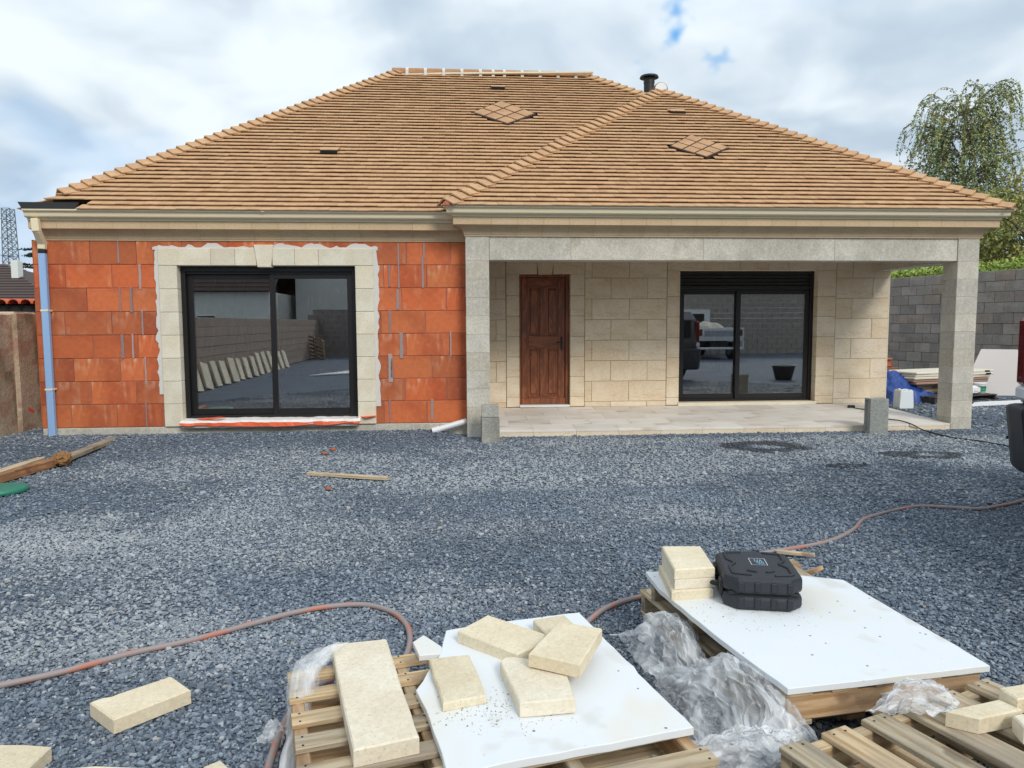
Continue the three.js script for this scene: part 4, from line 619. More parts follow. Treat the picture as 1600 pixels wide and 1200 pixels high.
  const ns = 20; for (let i = 0; i < ns; i++) { const y0 = top * i / ns, y1 = top * (i + 1) / ns, a = hw(y0), b = hw(y1); for (const s1 of [-1, 1]) { brace.push(bar(V(-a, y0, s1 * a), V(b, y1, s1 * b), .028), bar(V(a, y0, s1 * a), V(-b, y1, s1 * b), .028), bar(V(s1 * a, y0, -a), V(s1 * b, y1, b), .028), bar(V(s1 * a, y0, a), V(s1 * b, y1, -b), .028), bar(V(-b, y1, s1 * b), V(b, y1, s1 * b), .028)); } } mesh(py, 'bracing', mergeGeometries(brace), gm);
  [[338, 360], [350, 372], [395, 402]].forEach(([ya, yb], i) => { const a = atZ(-70, [318, 352, 375][i], -60), b = atZ(20, [345, 374, 402][i], -61.6), m = a.clone().lerp(b, .5); m.y -= .25; const wv = mesh(scene, 'overhead_wire', tube([a, m, b], .022, 14, 4), M.black); info(wv, ['topmost', 'middle', 'lowest'][i] + ' thin black overhead wire running to the lattice mast', 'wire', 'wires on the mast'); });
}
// ------------------------------------------------------------------ behind the viewer: what the windows mirror
{
  const w = thing('rear_boundary_wall', 'grey block wall closing the yard opposite the house', 'wall'), seg = []; for (let r = 0; r < 9; r++) for (let x = -1.2 - (r % 2) * .25; x < 16; x += .5) seg.push(moved(cbox(.488, .242, .2, .006, r % 5), x + .25, .125 + r * .25, 25.5)); const o = mesh(w, 'block_courses', mergeGeometries(seg), M.wallb[3]); o.userData.kind = 'stuff';
  const w2 = thing('tall_block_wall', 'tall grey block wall standing opposite the porch beyond the white truck', 'wall'), s2 = []; for (let r = 0; r < 14; r++) for (let x = 16.4 - (r % 2) * .25; x < 25; x += .5) s2.push(moved(cbox(.488, .242, .2, .006, r % 5), x + .25, .125 + r * .25, 21)); const o2 = mesh(w2, 'block_courses', mergeGeometries(s2), M.wallb[0]); o2.userData.kind = 'stuff';
  const house2 = (label, x0, x1, z0, z1, ev, rd, wallM) => { const h = thing('rear_neighbour_house', label, 'house'); boxAt(h, 'wall', x0, x1, 0, ev + .05, z0, z1, wallM, .02); gableRoof(h, 'roof', x0, x1, z0, z1, ev, rd, .4, M.darkRoof); for (const x of [x0 + (x1 - x0) * .25, x0 + (x1 - x0) * .7]) { const wn = boxAt(h, 'window', x - .55, x + .55, 1.0, 2.1, z0 - .03, z0 + .02, M.white, .01); boxAt(wn, 'pane', -.47, .47, -.47, .47, -.04, -.025, M.alu, .004); } return h; };
  house2('white rendered house with dark roof beyond the rear wall', -16, -4.6, 31, 39, 3.3, 6.6, M.render); house2('taller white gabled house between the two dark roofs', -4.2, 0.5, 36, 44, 5.2, 8, M.render); house2('brown roofed low house behind the rear wall', 2.4, 13, 31, 39, 3.0, 6.4, M.old);
  const sh = thing('dark_barn', 'dark timber barn with a white framed window behind the truck', 'barn'); boxAt(sh, 'wall', 8, 16.6, 0, 3.4, 27, 33, mat({ c: S(44, 42, 42), roughness: .95 }), .02); boxAt(sh, 'fascia', 7.8, 16.8, 3.4, 4.2, 26.7, 33.3, mat({ c: S(150, 128, 104) }), .02); const wn = boxAt(sh, 'window', 14.1, 15.9, 1.75, 2.6, 26.95, 27.02, M.white, .01); boxAt(wn, 'pane', -.82, .82, -.35, .35, -.05, -.036, M.alu, .004);
  // stone slabs leaning on the old wall
  for (let i = 0; i < 15; i++) { const z = 6.2 + i * .74 + rr(-.06, .06), x = -.36 - z * .012 + (i % 3) * .01, hh = rr(.62, .72), o3 = mesh(scene, 'leaning_slab', cbox(.05, hh, rr(.36, .5), .006, i % 5), pick(M.cream)); o3.position.set(x - .03, hh / 2 * .95, z); o3.rotation.set(rr(-.05, .2), 0, .3, 'YZX'); info(o3, 'cream stone slab leaning in a row against the grey boundary wall', 'stone slab', 'slabs leaning on the boundary wall'); }
  { const lp = thing('leaning_pallet', 'wooden pallet propped against the corner of the rear wall', 'pallet', [-.6, .45, 22.6], .7); for (let i = 0; i < 6; i++) { const b = boxAt(lp, 'deck_board', -.6, .6, i * .18 - .45, i * .18 - .35, .05, .07, M.wood[i % 4], .003); b.rotation.x = 0; } for (const x of [-.55, 0, .55]) boxAt(lp, 'bearer', x - .03, x + .03, -.47, .55, -.05, .049, M.wood[1], .004); lp.rotation.x = -.35; }
  const sheet = centred(scene, 'ground_sheet', slabGeo(ragged([V(1.2, .035, 11.9), V(2.6, .035, 12.8), V(3.9, .035, 14.3), V(2.2, .035, 14.1)], .1, .4, 8), .03), M.board); info(sheet, 'torn white board lying flat on the gravel of the rear yard', 'board');
  // white flatbed truck
  const t = thing('flatbed_truck', 'white flatbed truck with covered load parked facing away from the house', 'truck', [16.6, 0, 15.6], -.05), wm = mat({ c: S(206, 210, 212), roughness: .4 });
  boxAt(t, 'bed', -1.0, 1.0, .78, .9, 0, 3.2, wm, .02); const tg = boxAt(t, 'tailgate', -1.0, 1.0, .9, 1.32, -.04, 0, wm, .015); boxAt(tg, 'tailgate_recess', -.7, .7, -.14, .1, -.03, -.021, mat({ c: S(150, 155, 160) }), .004);
  for (const s of [-1, 1]) { boxAt(t, 'side_board', s * .98 - .02, s * .98 + .02, .9, 1.32, .01, 3.2, wm, .01); boxAt(t, 'tail_lamp', s * .86 - .06, s * .86 + .06, 1.0, 1.26, -.08, -.043, mat({ c: S(96, 20, 18), roughness: .3 }), .01); boxAt(t, 'post', s * .97 - .03, s * .97 + .03, .42, .78, -.05, .02, wm, .008); for (const z of [.7, 4.2]) { const c = new THREE.CylinderGeometry(.36, .36, .24, 24); c.rotateZ(Math.PI / 2); const wl = mesh(t, 'wheel', c, M.black); wl.position.set(s * .82, .36, z); const hb = new THREE.CylinderGeometry(.2, .2, .26, 16); hb.rotateZ(Math.PI / 2); mesh(wl, 'rim', hb, wm); } }
  boxAt(t, 'bumper_bar', -.98, .98, .42, .52, -.03, .04, wm, .02); boxAt(t, 'chassis', -.4, .4, .45, .78, .1, 5, M.black, .02);
  { const sh2 = new THREE.Shape([[3.3, .5], [5.3, .5], [5.35, 1.2], [4.8, 2.05], [3.3, 2.1]].map(q => new THREE.Vector2(...q))), g = new THREE.ExtrudeGeometry(sh2, { depth: 1.7, bevelEnabled: true, bevelSize: .05, bevelThickness: .05, bevelSegments: 2 }); g.rotateY(-Math.PI / 2); g.translate(.85, 0, 0); mesh(t, 'cab', g, wm); boxAt(t, 'rear_window', -.6, .6, 1.45, 1.95, 3.22, 3.26, M.alu, .02); }
  { const g = new THREE.SphereGeometry(1, 24, 12, 0, 6.29, 0, 1.57), p = g.attributes.position; for (let i = 0; i < p.count; i++) { const k = 1 + .5 * (fbm(p.getX(i) * 3 + 4, p.getZ(i) * 3 + p.getY(i) * 2, 0, 3, 8) - .5); p.setXYZ(i, p.getX(i) * .85 * k, .9 + p.getY(i) * .65 * k, 1.5 + p.getZ(i) * 1.35 * k); } g.computeVertexNormals(); mesh(t, 'covered_load', g, mat({ c: S(190, 184, 172) })); }
  const b = thing('mason_bucket', 'black rubber builder bucket with pale dust on its rim', 'bucket', [14.5, 0, 5.1]); const lp = [[0, .02], [.2, 0], [.22, .02], [.3, .36], [.315, .37], [.31, .385], [.28, .38], [.2, .04], [0, .04]].map(q => new THREE.Vector2(...q)); mesh(b, 'tub', new THREE.LatheGeometry(lp, 24), M.black); const rm = new THREE.TorusGeometry(.3, .014, 6, 24); rm.rotateX(Math.PI / 2); rm.translate(0, .385, 0); mesh(b, 'rim', rm, mat({ c: S(190, 190, 188) }));
}
seedState = 999;
// ------------------------------------------------------------------ stores beside the porch
function strokes(w, h, bg, fg, rows, frame) { // illegible print: short marks in lines
  const cv = document.createElement('canvas'); cv.width = w; cv.height = h; const c = cv.getContext('2d'); c.fillStyle = bg; c.fillRect(0, 0, w, h); c.fillStyle = fg;
  for (const [y, hh, x0, x1, col] of rows) { c.fillStyle = col || fg; let x = x0 * w; while (x < x1 * w) { const k = rr(.25, .7) * hh * h; c.fillRect(x, (y - hh / 2) * h + rr(0, .15) * hh * h, k * .45, hh * h * rr(.7, 1)); if (rnd() < .6) c.fillRect(x, (y + rr(-.4, .3) * hh) * h, k, hh * h * .22); x += k * 1.3; } }
  if (frame) { c.strokeStyle = frame; c.lineWidth = w * .035; c.strokeRect(w * .02, w * .02, w * .96, h - w * .04); }
  const t = new THREE.CanvasTexture(cv); t.colorSpace = THREE.SRGBColorSpace; return t;
}
function palletParts(t, L, W, deck, opt = {}) { // boards run along x (length L), bearers across z; local y up from 0
  const { boards = 7, bw = .095, bearers = [0, .5, 1], bh = .085, y = 0, bottom = 3, mats = M.wood } = opt, th = .02, bwid = .045;
  for (let i = 0; i < bottom; i++) { const z = lerp(-W / 2 + bw / 2, W / 2 - bw / 2, i / (bottom - 1)); const o = boxAt(t, 'bottom_board', -L / 2, L / 2, y, y + th, z - bw / 2, z + bw / 2, pick(mats), .003); o.rotation.y = rr(-.006, .006); }
  for (const k of bearers) { const x = lerp(-L / 2 + bwid / 2, L / 2 - bwid / 2, k); boxAt(t, 'bearer', x - bwid / 2, x + bwid / 2, y + th + .0005, y + th + bh, -W / 2, W / 2, pick(mats), .004, 'z'); }
  if (deck) for (let i = 0; i < boards; i++) { const z = lerp(-W / 2 + bw / 2, W / 2 - bw / 2, i / (boards - 1)) + rr(-.006, .006); const o = boxAt(t, 'deck_board', -L / 2 - rr(0, .008), L / 2 + rr(0, .008), y + th + bh + .0005, y + 2 * th + bh, z - bw / 2 - rr(0, .006), z + bw / 2 + rr(0, .006), pick(mats), .003); o.rotation.y = rr(-.008, .008); for (const k of bearers) for (const s of [-.025, .025]) { const x = lerp(-L / 2 + bwid / 2, L / 2 - bwid / 2, k); if (!opt.nails) continue; const n = mesh(o, 'nail_head', opt.nails, M.black); n.position.set(x, th / 2 + .0005, s); } }
  return y + 2 * th + bh;
}
const nailGeo = new THREE.CylinderGeometry(.004, .004, .0015, 6);
{
  const store = 'building materials stored beside the porch';
  // dark pallet with a bag, a tub and stacked shutters
  const pc = G(1540, 628), p = thing('dark_pallet', 'dark stained low pallet beside the porch carrying a white sack', 'pallet', [pc.x - .5, 0, pc.z - .4], .3); palletParts(p, 1.7, .8, true, { boards: 6, mats: [mat({ c: S(70, 66, 62), roughness: .95 }), mat({ c: S(52, 48, 46), roughness: .95 })] });
  const top = .125, loc = (x, z) => p.localToWorld(V(x, top, z)); p.updateMatrixWorld(true);
  const sackShape = (w, h, d) => { const g = new THREE.BoxGeometry(w, h, d, 14, 5, 8), q = g.attributes.position; for (let i = 0; i < q.count; i++) { const x = q.getX(i) / w * 2, y = q.getY(i) / h, z = q.getZ(i) / d * 2, k = 1 - .5 * Math.pow(Math.max(Math.abs(x), Math.abs(z)), 6); q.setXYZ(i, q.getX(i) * (1 - .04 * Math.abs(y)), (y * k + .5) * h + (fbm(x * 2 + 5, z * 2, 0, 3, 4) - .5) * .025 * (y > 0 ? 1 : 0), q.getZ(i)); } g.computeVertexNormals(); return g; };
  const s1 = thing('cement_sack', 'white sack with a blue printed band on the dark pallet', 'sack', [0, 0, 0]); s1.position.copy(loc(.18, .12)); s1.rotation.y = .3; mesh(s1, 'sack_body', sackShape(.62, .18, .4), M.white); const lab = mesh(s1, 'printed_band', new THREE.PlaneGeometry(.48, .055), mat({ map: strokes(256, 32, '#e6e6ea', '#8c97bd', [[.5, .6, .02, .7], [.5, .8, .78, .98, '#33457e']]), roughness: .7 })); lab.position.set(0, .06, .2045);
  const tb = thing('paint_tub', 'white plastic tub with green label standing beside the sack', 'tub'); tb.position.copy(loc(.68, .16)); const tg = new THREE.LatheGeometry([[0, 0], [.1, 0], [.12, .19], [.127, .195], [.127, .215], [.05, .222], [0, .222]].map(q => new THREE.Vector2(...q)), 24); mesh(tb, 'tub_body', tg, M.pvc); const lg = new THREE.CylinderGeometry(.1195, .111, .1, 20, 1, true, -.8, 1.6); lg.translate(0, .1, 0); mesh(tb, 'label', lg, mat({ map: strokes(128, 64, '#2f8a68', '#0f3b30', [[.2, .2, .1, .9], [.6, .2, .2, .8, '#8fd0b4']]), side: THREE.DoubleSide })); 
  // stack of cream shutters resting on bearers behind the sack
  const sA = G(1445, 614, 0), sl = thing('timber_bearer', 'rough timber bearer carrying the stacked cream shutters', 'timber'); const base = loc(.1, -.35);
  sl.position.set(base.x, top, base.z); sl.rotation.y = .3; boxAt(sl, 'beam', -1.1, .9, 0, .2, -.34, -.22, M.wood[1], .006); boxAt(sl, 'beam', -1.1, .9, 0, .2, .05, .12, M.wood[3], .006);
  for (let i = 0; i < 5; i++) { const o = thing('shutter_panel', ['lowest brown edged shutter in the flat stack beside the porch', 'second lowest cream shutter in the flat stack', 'middle cream shutter in the flat stack beside the porch', 'second topmost cream shutter in the flat stack', 'topmost cream shutter in the stack, with dark hinges'][i], 'shutter', [base.x + rr(-.03, .03), top + .204 + i * .05, base.z - .1 + rr(-.03, .03)], .3 + rr(-.03, .03), store); const m = mat({ c: i < 2 ? S(164, 132, 116) : S(222, 214, 196), roughness: .7 }); boxAt(o, 'leaf', -1.0, 1.05 + i * .03, 0, .046, -.42, .42, m, .012); if (i > 2) boxAt(o, 'hinge', .9, 1.04, .008, .038, .421, .43, M.black, .003); }
  // leaning white panel
  const wp = G(1562, 622), pn = mesh(scene, 'white_wall_board', slabGeo([V(-.55, 0, 0), V(.55, 0, 0), V(.55, .96, -.28), V(-.16, .97, -.28), V(-.4, .5, -.145)], .02, .003), mat({ c: S(206, 200, 196), roughness: .7 })); pn.position.set(wp.x + .25, .0, wp.z - .5); pn.rotation.y = -.25; info(pn, 'large white panel propped upright behind the dark pallet', 'panel');
  const sh = centred(scene, 'torn_sheet', slabGeo(ragged([G(1518, 636), G(1600, 632), G(1594, 627), G(1522, 631)].map(v => v.setY(.03)), .06, .25, 3), .02), M.white); info(sh, 'flattened white plastic strip on the gravel before the dark pallet', 'plastic sheet');
  // white jerrycan
  const jc = G(1411, 638), j = thing('jerrycan', 'white plastic jerrycan standing on the gravel at the terrace edge', 'jerrycan', [jc.x, 0, jc.z], .1); const js = new THREE.Shape([[-.165, 0], [.165, 0], [.172, .03], [.155, .3], [.15, .38], [.125, .405], [.1, .4], [.08, .375], [.03, .375], [.01, .405], [-.03, .405], [-.05, .38], [-.09, .38], [-.11, .41], [-.14, .405], [-.152, .37], [-.17, .03]].map(q => new THREE.Vector2(...q))), jg = new THREE.ExtrudeGeometry(js, { depth: .2, bevelEnabled: true, bevelSize: .015, bevelThickness: .02, bevelSegments: 3 }); jg.translate(0, .016, -.1); mesh(j, 'canister', jg, mat({ c: S(224, 230, 232), roughness: .4 })); const cp = new THREE.CylinderGeometry(.03, .03, .04, 14); cp.translate(-.125, .445, 0); mesh(j, 'cap', cp, M.pvc); const hd = tube([V(.11, .41, 0), V(.09, .435, 0), V(-.03, .435, 0), V(-.04, .41, 0)], .012, 12, 6); mesh(j, 'handle', hd, M.pvc); j.scale.setScalar(.78);
  // blue tarpaulin heap
  { const c = G(1432, 627), g = new THREE.PlaneGeometry(1, 1, 60, 44), q = g.attributes.position; for (let i = 0; i < q.count; i++) { const u = q.getX(i) + .5, v = q.getY(i) + .5, a = (u - .5) * 1.45 + .2 * (fbm(u * 4, v * 4, 0, 3, 2) - .5), b = (v - .5) * 1.1; let y = .05 + .5 * Math.exp(-(Math.pow((u - .3) * 3.2, 2) + Math.pow((v - .6) * 2.4, 2))) + .22 * Math.abs(fbm(u * 9, v * 7, 0, 4, 4) - .5) + .14 * Math.abs(fbm(u * 4 + 3, v * 5, 0, 3, 9) - .5); y *= sstep(0, .12, v) * sstep(0, .08, u) * sstep(1, .9, u); q.setXYZ(i, a, y + .006, -b); } g.computeVertexNormals(); const o = mesh(scene, 'blue_tarpaulin', g, mat({ c: S(38, 70, 142), roughness: .38, side: THREE.DoubleSide })); o.position.set(c.x - .02, 0, c.z - .3); o.rotation.y = .15; info(o, 'crumpled blue tarpaulin heaped beside the porch behind the jerrycan', 'tarpaulin'); }
  const ob = thing('orange_sack', 'orange printed sack lying between the tarpaulin and the pillar', 'sack'), oc = G(1456, 614); ob.position.set(oc.x + .0, .26, oc.z - .55); ob.rotation.y = .3; mesh(ob, 'sack_body', sackShape(.75, .2, .45), mat({ c: S(186, 82, 44), roughness: .7 })); const ot = thing('grey_sack', 'dark grey sack under the orange sack', 'sack'); ot.position.set(oc.x, 0, oc.z - .55); ot.rotation.y = .3; mesh(ot, 'sack_body', sackShape(.85, .26, .5), mat({ c: S(92, 84, 78) }));
  // clay chimney pieces
  const cc = G(1394, 614), cx = thing('clay_flue_block', 'brown hollow clay flue block standing by the stone wall corner', 'flue block', [cc.x + .1, 0, cc.z - .8], .2); const cm = mat({ c: S(136, 74, 52), roughness: .9 }); boxAt(cx, 'block_body', -.35, .35, 0, .48, -.25, .25, cm, .01); boxAt(cx, 'block_rim', -.36, .36, .48, .52, -.26, .26, mat({ c: S(150, 88, 64) }), .008);
  const cq = thing('clay_pot', 'terracotta chimney pot resting on the brown flue block', 'pot', [cc.x + .3, .52, cc.z - .8]); mesh(cq, 'pot_body', new THREE.LatheGeometry([[0, 0], [.14, 0], [.14, .05], [.11, .07], [.11, .16], [.15, .17], [.155, .21], [.1, .215], [.09, .18], [0, .17]].map(q => new THREE.Vector2(...q)), 22), mat({ c: S(170, 98, 70), roughness: .9 }));
  const ct = thing('clay_ridge_tile', 'upturned half round terracotta ridge tile on the gravel by the wall corner', 'tile', [G(1392, 622).x, .17, G(1392, 622).z], .2); const rp = []; for (let q = 0; q <= 10; q++) { const a = Math.PI + q / 10 * Math.PI; rp.push([Math.cos(a) * .17, Math.sin(a) * .17]); } mesh(ct, 'tile_body', sweep(rp.concat(rp.slice().reverse().map(([x, y]) => [x * .88, y * .88])), [0, .2], [0, -.25], [1, 0], [1, 0], .6), mat({ c: S(188, 122, 104), roughness: .9 }));
}
// ------------------------------------------------------------------ small things at the house
{
  // hollow concrete blocks stood on end
  const hollow = (t, name, w, h, d, y, m, open) => { const o = sub(t, name), wl = .03; boxAt(o, 'shell', -w / 2, w / 2, y, y + h, d / 2 - wl, d / 2, m, .004); boxAt(o, 'shell', -w / 2, w / 2, y, y + h, -d / 2, -d / 2 + wl, m, .004); boxAt(o, 'web', w / 2 - wl, w / 2, y, y + h, -d / 2 + wl, d / 2 - wl, m, .002); boxAt(o, 'web', -w / 2 + .03, -w / 2 + .06, y, y + h, -d / 2 + wl, d / 2 - wl, m, .002); boxAt(o, 'web', -w / 2, w / 2 - wl, y + h - .025, y + h - .001, -d / 2 + wl, d / 2 - wl, m, .002); boxAt(o, 'web', -w / 2, w / 2 - wl, y + .001, y + .025, -d / 2 + wl, d / 2 - wl, m, .002); };
  const a = G(766, 690), t1 = thing('concrete_block', 'larger grey concrete block standing on the gravel against the porch pillar beside the brick wall', 'block', [a.x, 0, a.z], .03); hollow(t1, 'block_body', .235, .345, .2, -.01, M.block[1]);
  const t2 = thing('concrete_block', 'smaller grey concrete block resting on top of the larger one', 'block', [a.x, .34, a.z], -.02); hollow(t2, 'block_body', .225, .155, .2, 0, M.block[0]);
  const b = G(1368, 677), t3 = thing('concrete_block', 'single hollow concrete block on end before the terrace with the cable behind it', 'block', [b.x, -.005, b.z], -.14); hollow(t3, 'block_body', .25, .5, .2, 0, M.block[2]);
  // cable with plug
  const cpts = [G(1330, 637, .147), G(1345, 639, .147), G(1362, 641, .145), G(1388, 655, .125), G(1405, 657, .118), G(1425, 663, .09), G(1436, 669, .03), G(1450, 674, .02), G(1490, 684, .015), G(1530, 689, .015), G(1575, 697, .015), G(1620, 706, .015)]; const cb = thing('extension_cable', 'black power cable with plug running from the terrace across the gravel', 'cable'); mesh(cb, 'cord', tube(cpts, .009, 90, 6), M.black); const pl = mesh(cb, 'plug', cbox(.12, .05, .05, .012), M.black); pl.position.copy(cpts[0]); pl.position.y = .165;
  // plastic on the sill
  const ps = thing('sill_sheet', 'white protective plastic with orange edges wrapped over the window sill', 'plastic sheet'), N = 60, quad = (yf, zf, m, name) => { const pos = [], uv = []; for (let i = 0; i < N; i++) { const P = k => { const x = lerp(1.84, 4.26, k / N); return yf.map((y, r) => V(x, y + .012 * (fbm(k * .35, r * 5, 0, 3, 8) - .5) * 2 - (r === yf.length - 1 ? .03 * Math.sin(k / N * Math.PI) : 0), zf[r] + .03 * (fbm(k * .3 + 9, r * 4, 0, 3, 3) - .5))); }, A = P(i), B = P(i + 1); for (let r = 0; r < yf.length - 1; r++) for (const q of [A[r], A[r + 1], B[r + 1], A[r], B[r + 1], B[r]]) { pos.push(q.x, q.y, q.z); uv.push(q.x, q.z); } } mesh(ps, name, geoFrom(pos, uv), m); };
  quad([.275, .266, .262, .232], [-.12, .0, .1, .125], mat({ c: S(232, 226, 222), roughness: .45, side: THREE.DoubleSide }), 'sheet'); quad([.235, .208], [.128, .135], mat({ c: S(226, 96, 56), roughness: .5, side: THREE.DoubleSide }), 'orange_edge');
  for (const [px, s] of [[305, 1], [560, .6]]) { const q = atZ(px, 652, .06); mesh(ps, 'orange_fold', slabGeo(ragged([V(q.x, .285, .02), V(q.x + .3 * s, .30, .0), V(q.x + .42 * s, .282, .06), V(q.x + .1, .276, .1)], .015, .08, px), .004), M.orange); }
  boxAt(house.getObjectByName('foundation'), 'sill_block', 1.86, 4.215, .16, .245, -.2, .1, M.conc[0], .01);
  // drain stubs
  for (const [px, lb] of [[473, 'short grey plastic pipe stub rising from gravel beneath the plastic covered window sill'], [125, 'short grey plastic pipe stub rising from gravel near the blue downpipe']]) { const q = atZ(px, 672, .13), r = thing('pipe_stub', lb, 'pipe', [q.x, -.03, .13], 0, 'drain stubs along the brick wall'); mesh(r, 'pipe', new THREE.LatheGeometry([[.05, 0], [.055, 0], [.055, .08], [.061, .085], [.061, .135], [.052, .135], [.05, .1], [.05, 0]].map(v => new THREE.Vector2(...v)), 20), M.pvcGrey); }
  // white pvc pipe
  const w1 = V(5.30, .10, .19), w2 = V(5.72, .205, .10), wp = thing('drain_pipe', 'white plastic drain pipe lying from the pillar foot onto the gravel', 'pipe'); mesh(wp, 'pipe', tube([w1, w1.clone().lerp(w2, .5), w2], .042, 10, 14), M.pvc); mesh(wp, 'pipe_mouth', tube([w1.clone().addScaledVector(w2.clone().sub(w1).normalize(), -.06), w1.clone().addScaledVector(w2.clone().sub(w1).normalize(), .05)], .049, 3, 14), M.pvc);
  const so = centred(scene, 'stone_offcut', slabGeo(ragged([G(243, 681, .03), G(272, 677, .03), G(290, 678, .03), G(292, 682, .03), G(262, 686, .03)], .015, .12, 5), .03, .004), M.cut[1]); info(so, 'thin broken cream stone offcut on gravel near the brick wall', 'stone offcut');
  const st = thing('timber_batten', 'single pale timber batten lying alone in the middle of the gravel', 'batten'), q1 = G(481, 744), q2 = G(607, 752), mid = q1.clone().lerp(q2, .5); st.position.set(mid.x, 0, mid.z); st.rotation.y = Math.atan2(-(q2.z - q1.z), q2.x - q1.x); boxAt(st, 'batten', -q1.distanceTo(q2) / 2, q1.distanceTo(q2) / 2, .012, .045, -.03, .03, M.wood[0], .004);
  for (const [px, py] of [[507, 707], [520, 701], [512, 762]]) { const o = centred(scene, 'brick_fragment', slabGeo(ragged([G(px - 5, py, .022), G(px + 4, py - 1.5, .022), G(px + 5, py + .5, .022), G(px - 1, py + 1.5, .022)], .004, .04, px), .012, .003), M.brick[3]); info(o, py > 750 ? 'orange brick fragment on gravel beside the lone timber batten' : py > 704 ? 'thin orange brick fragment on gravel, lower of the pair before the brick wall' : 'thin orange brick fragment on gravel, upper of the pair before the brick wall', 'brick fragment', 'brick fragments on the gravel'); }
  // lumber at the side
  const lum = (name, lb, p, q, y0, w, h, m, cat) => { const o = thing(name, lb, cat, [0, 0, 0], 0, 'timber lying beside the old wall'), mm = p.clone().lerp(q, .5); o.position.set(mm.x, 0, mm.z); o.rotation.y = Math.atan2(-(q.z - p.z), q.x - p.x); const L = p.distanceTo(q); boxAt(o, 'board', -L / 2, L / 2, y0, y0 + h, -w / 2, w / 2, m, .006); return o; };
  lum('timber_plank', 'long weathered plank pointing at the house beneath the brown post', G(95, 727), G(182, 691), .03, .12, .05, M.wood[3], 'plank');
  lum('timber_post', 'thick reddish brown post lying on gravel beside the green lid', G(-60, 772), G(104, 723), .0, .09, .09, mat({ c: [.84, .66, .54], map: texWood, roughness: .85 }), 'post');
  lum('timber_plank', 'pale narrow plank resting next to the brown post', G(-60, 764), G(64, 722), .0, .1, .06, M.wood[0], 'plank');
  { const c = G(98, 720, .06), g = new THREE.IcosahedronGeometry(.095, 4), p = g.attributes.position; for (let i = 0; i < p.count; i++) { const k = .45 + 1.1 * fbm(p.getX(i) * 30 + 3, p.getY(i) * 30 + p.getZ(i) * 22, 0, 4, 4); p.setXYZ(i, p.getX(i) * k, p.getY(i) * k * .8, p.getZ(i) * k); } g.computeVertexNormals(); const o = mesh(scene, 'binding_clump', g, mat({ c: S(142, 104, 66), roughness: .95 })); o.position.set(c.x, .085, c.z); info(o, 'shaggy brown clump of binding round the end of the post', 'binding'); }
  const lid = thing('green_lid', 'green plastic lid lying on gravel below the brown post', 'lid', G(2, 768).toArray()); mesh(lid, 'lid_body', new THREE.LatheGeometry([[0, .045], [.2, .045], [.225, .035], [.23, .0], [.21, 0], [0, .005]].map(v => new THREE.Vector2(...v)), 28), mat({ c: S(40, 120, 98), roughness: .45 }));
}
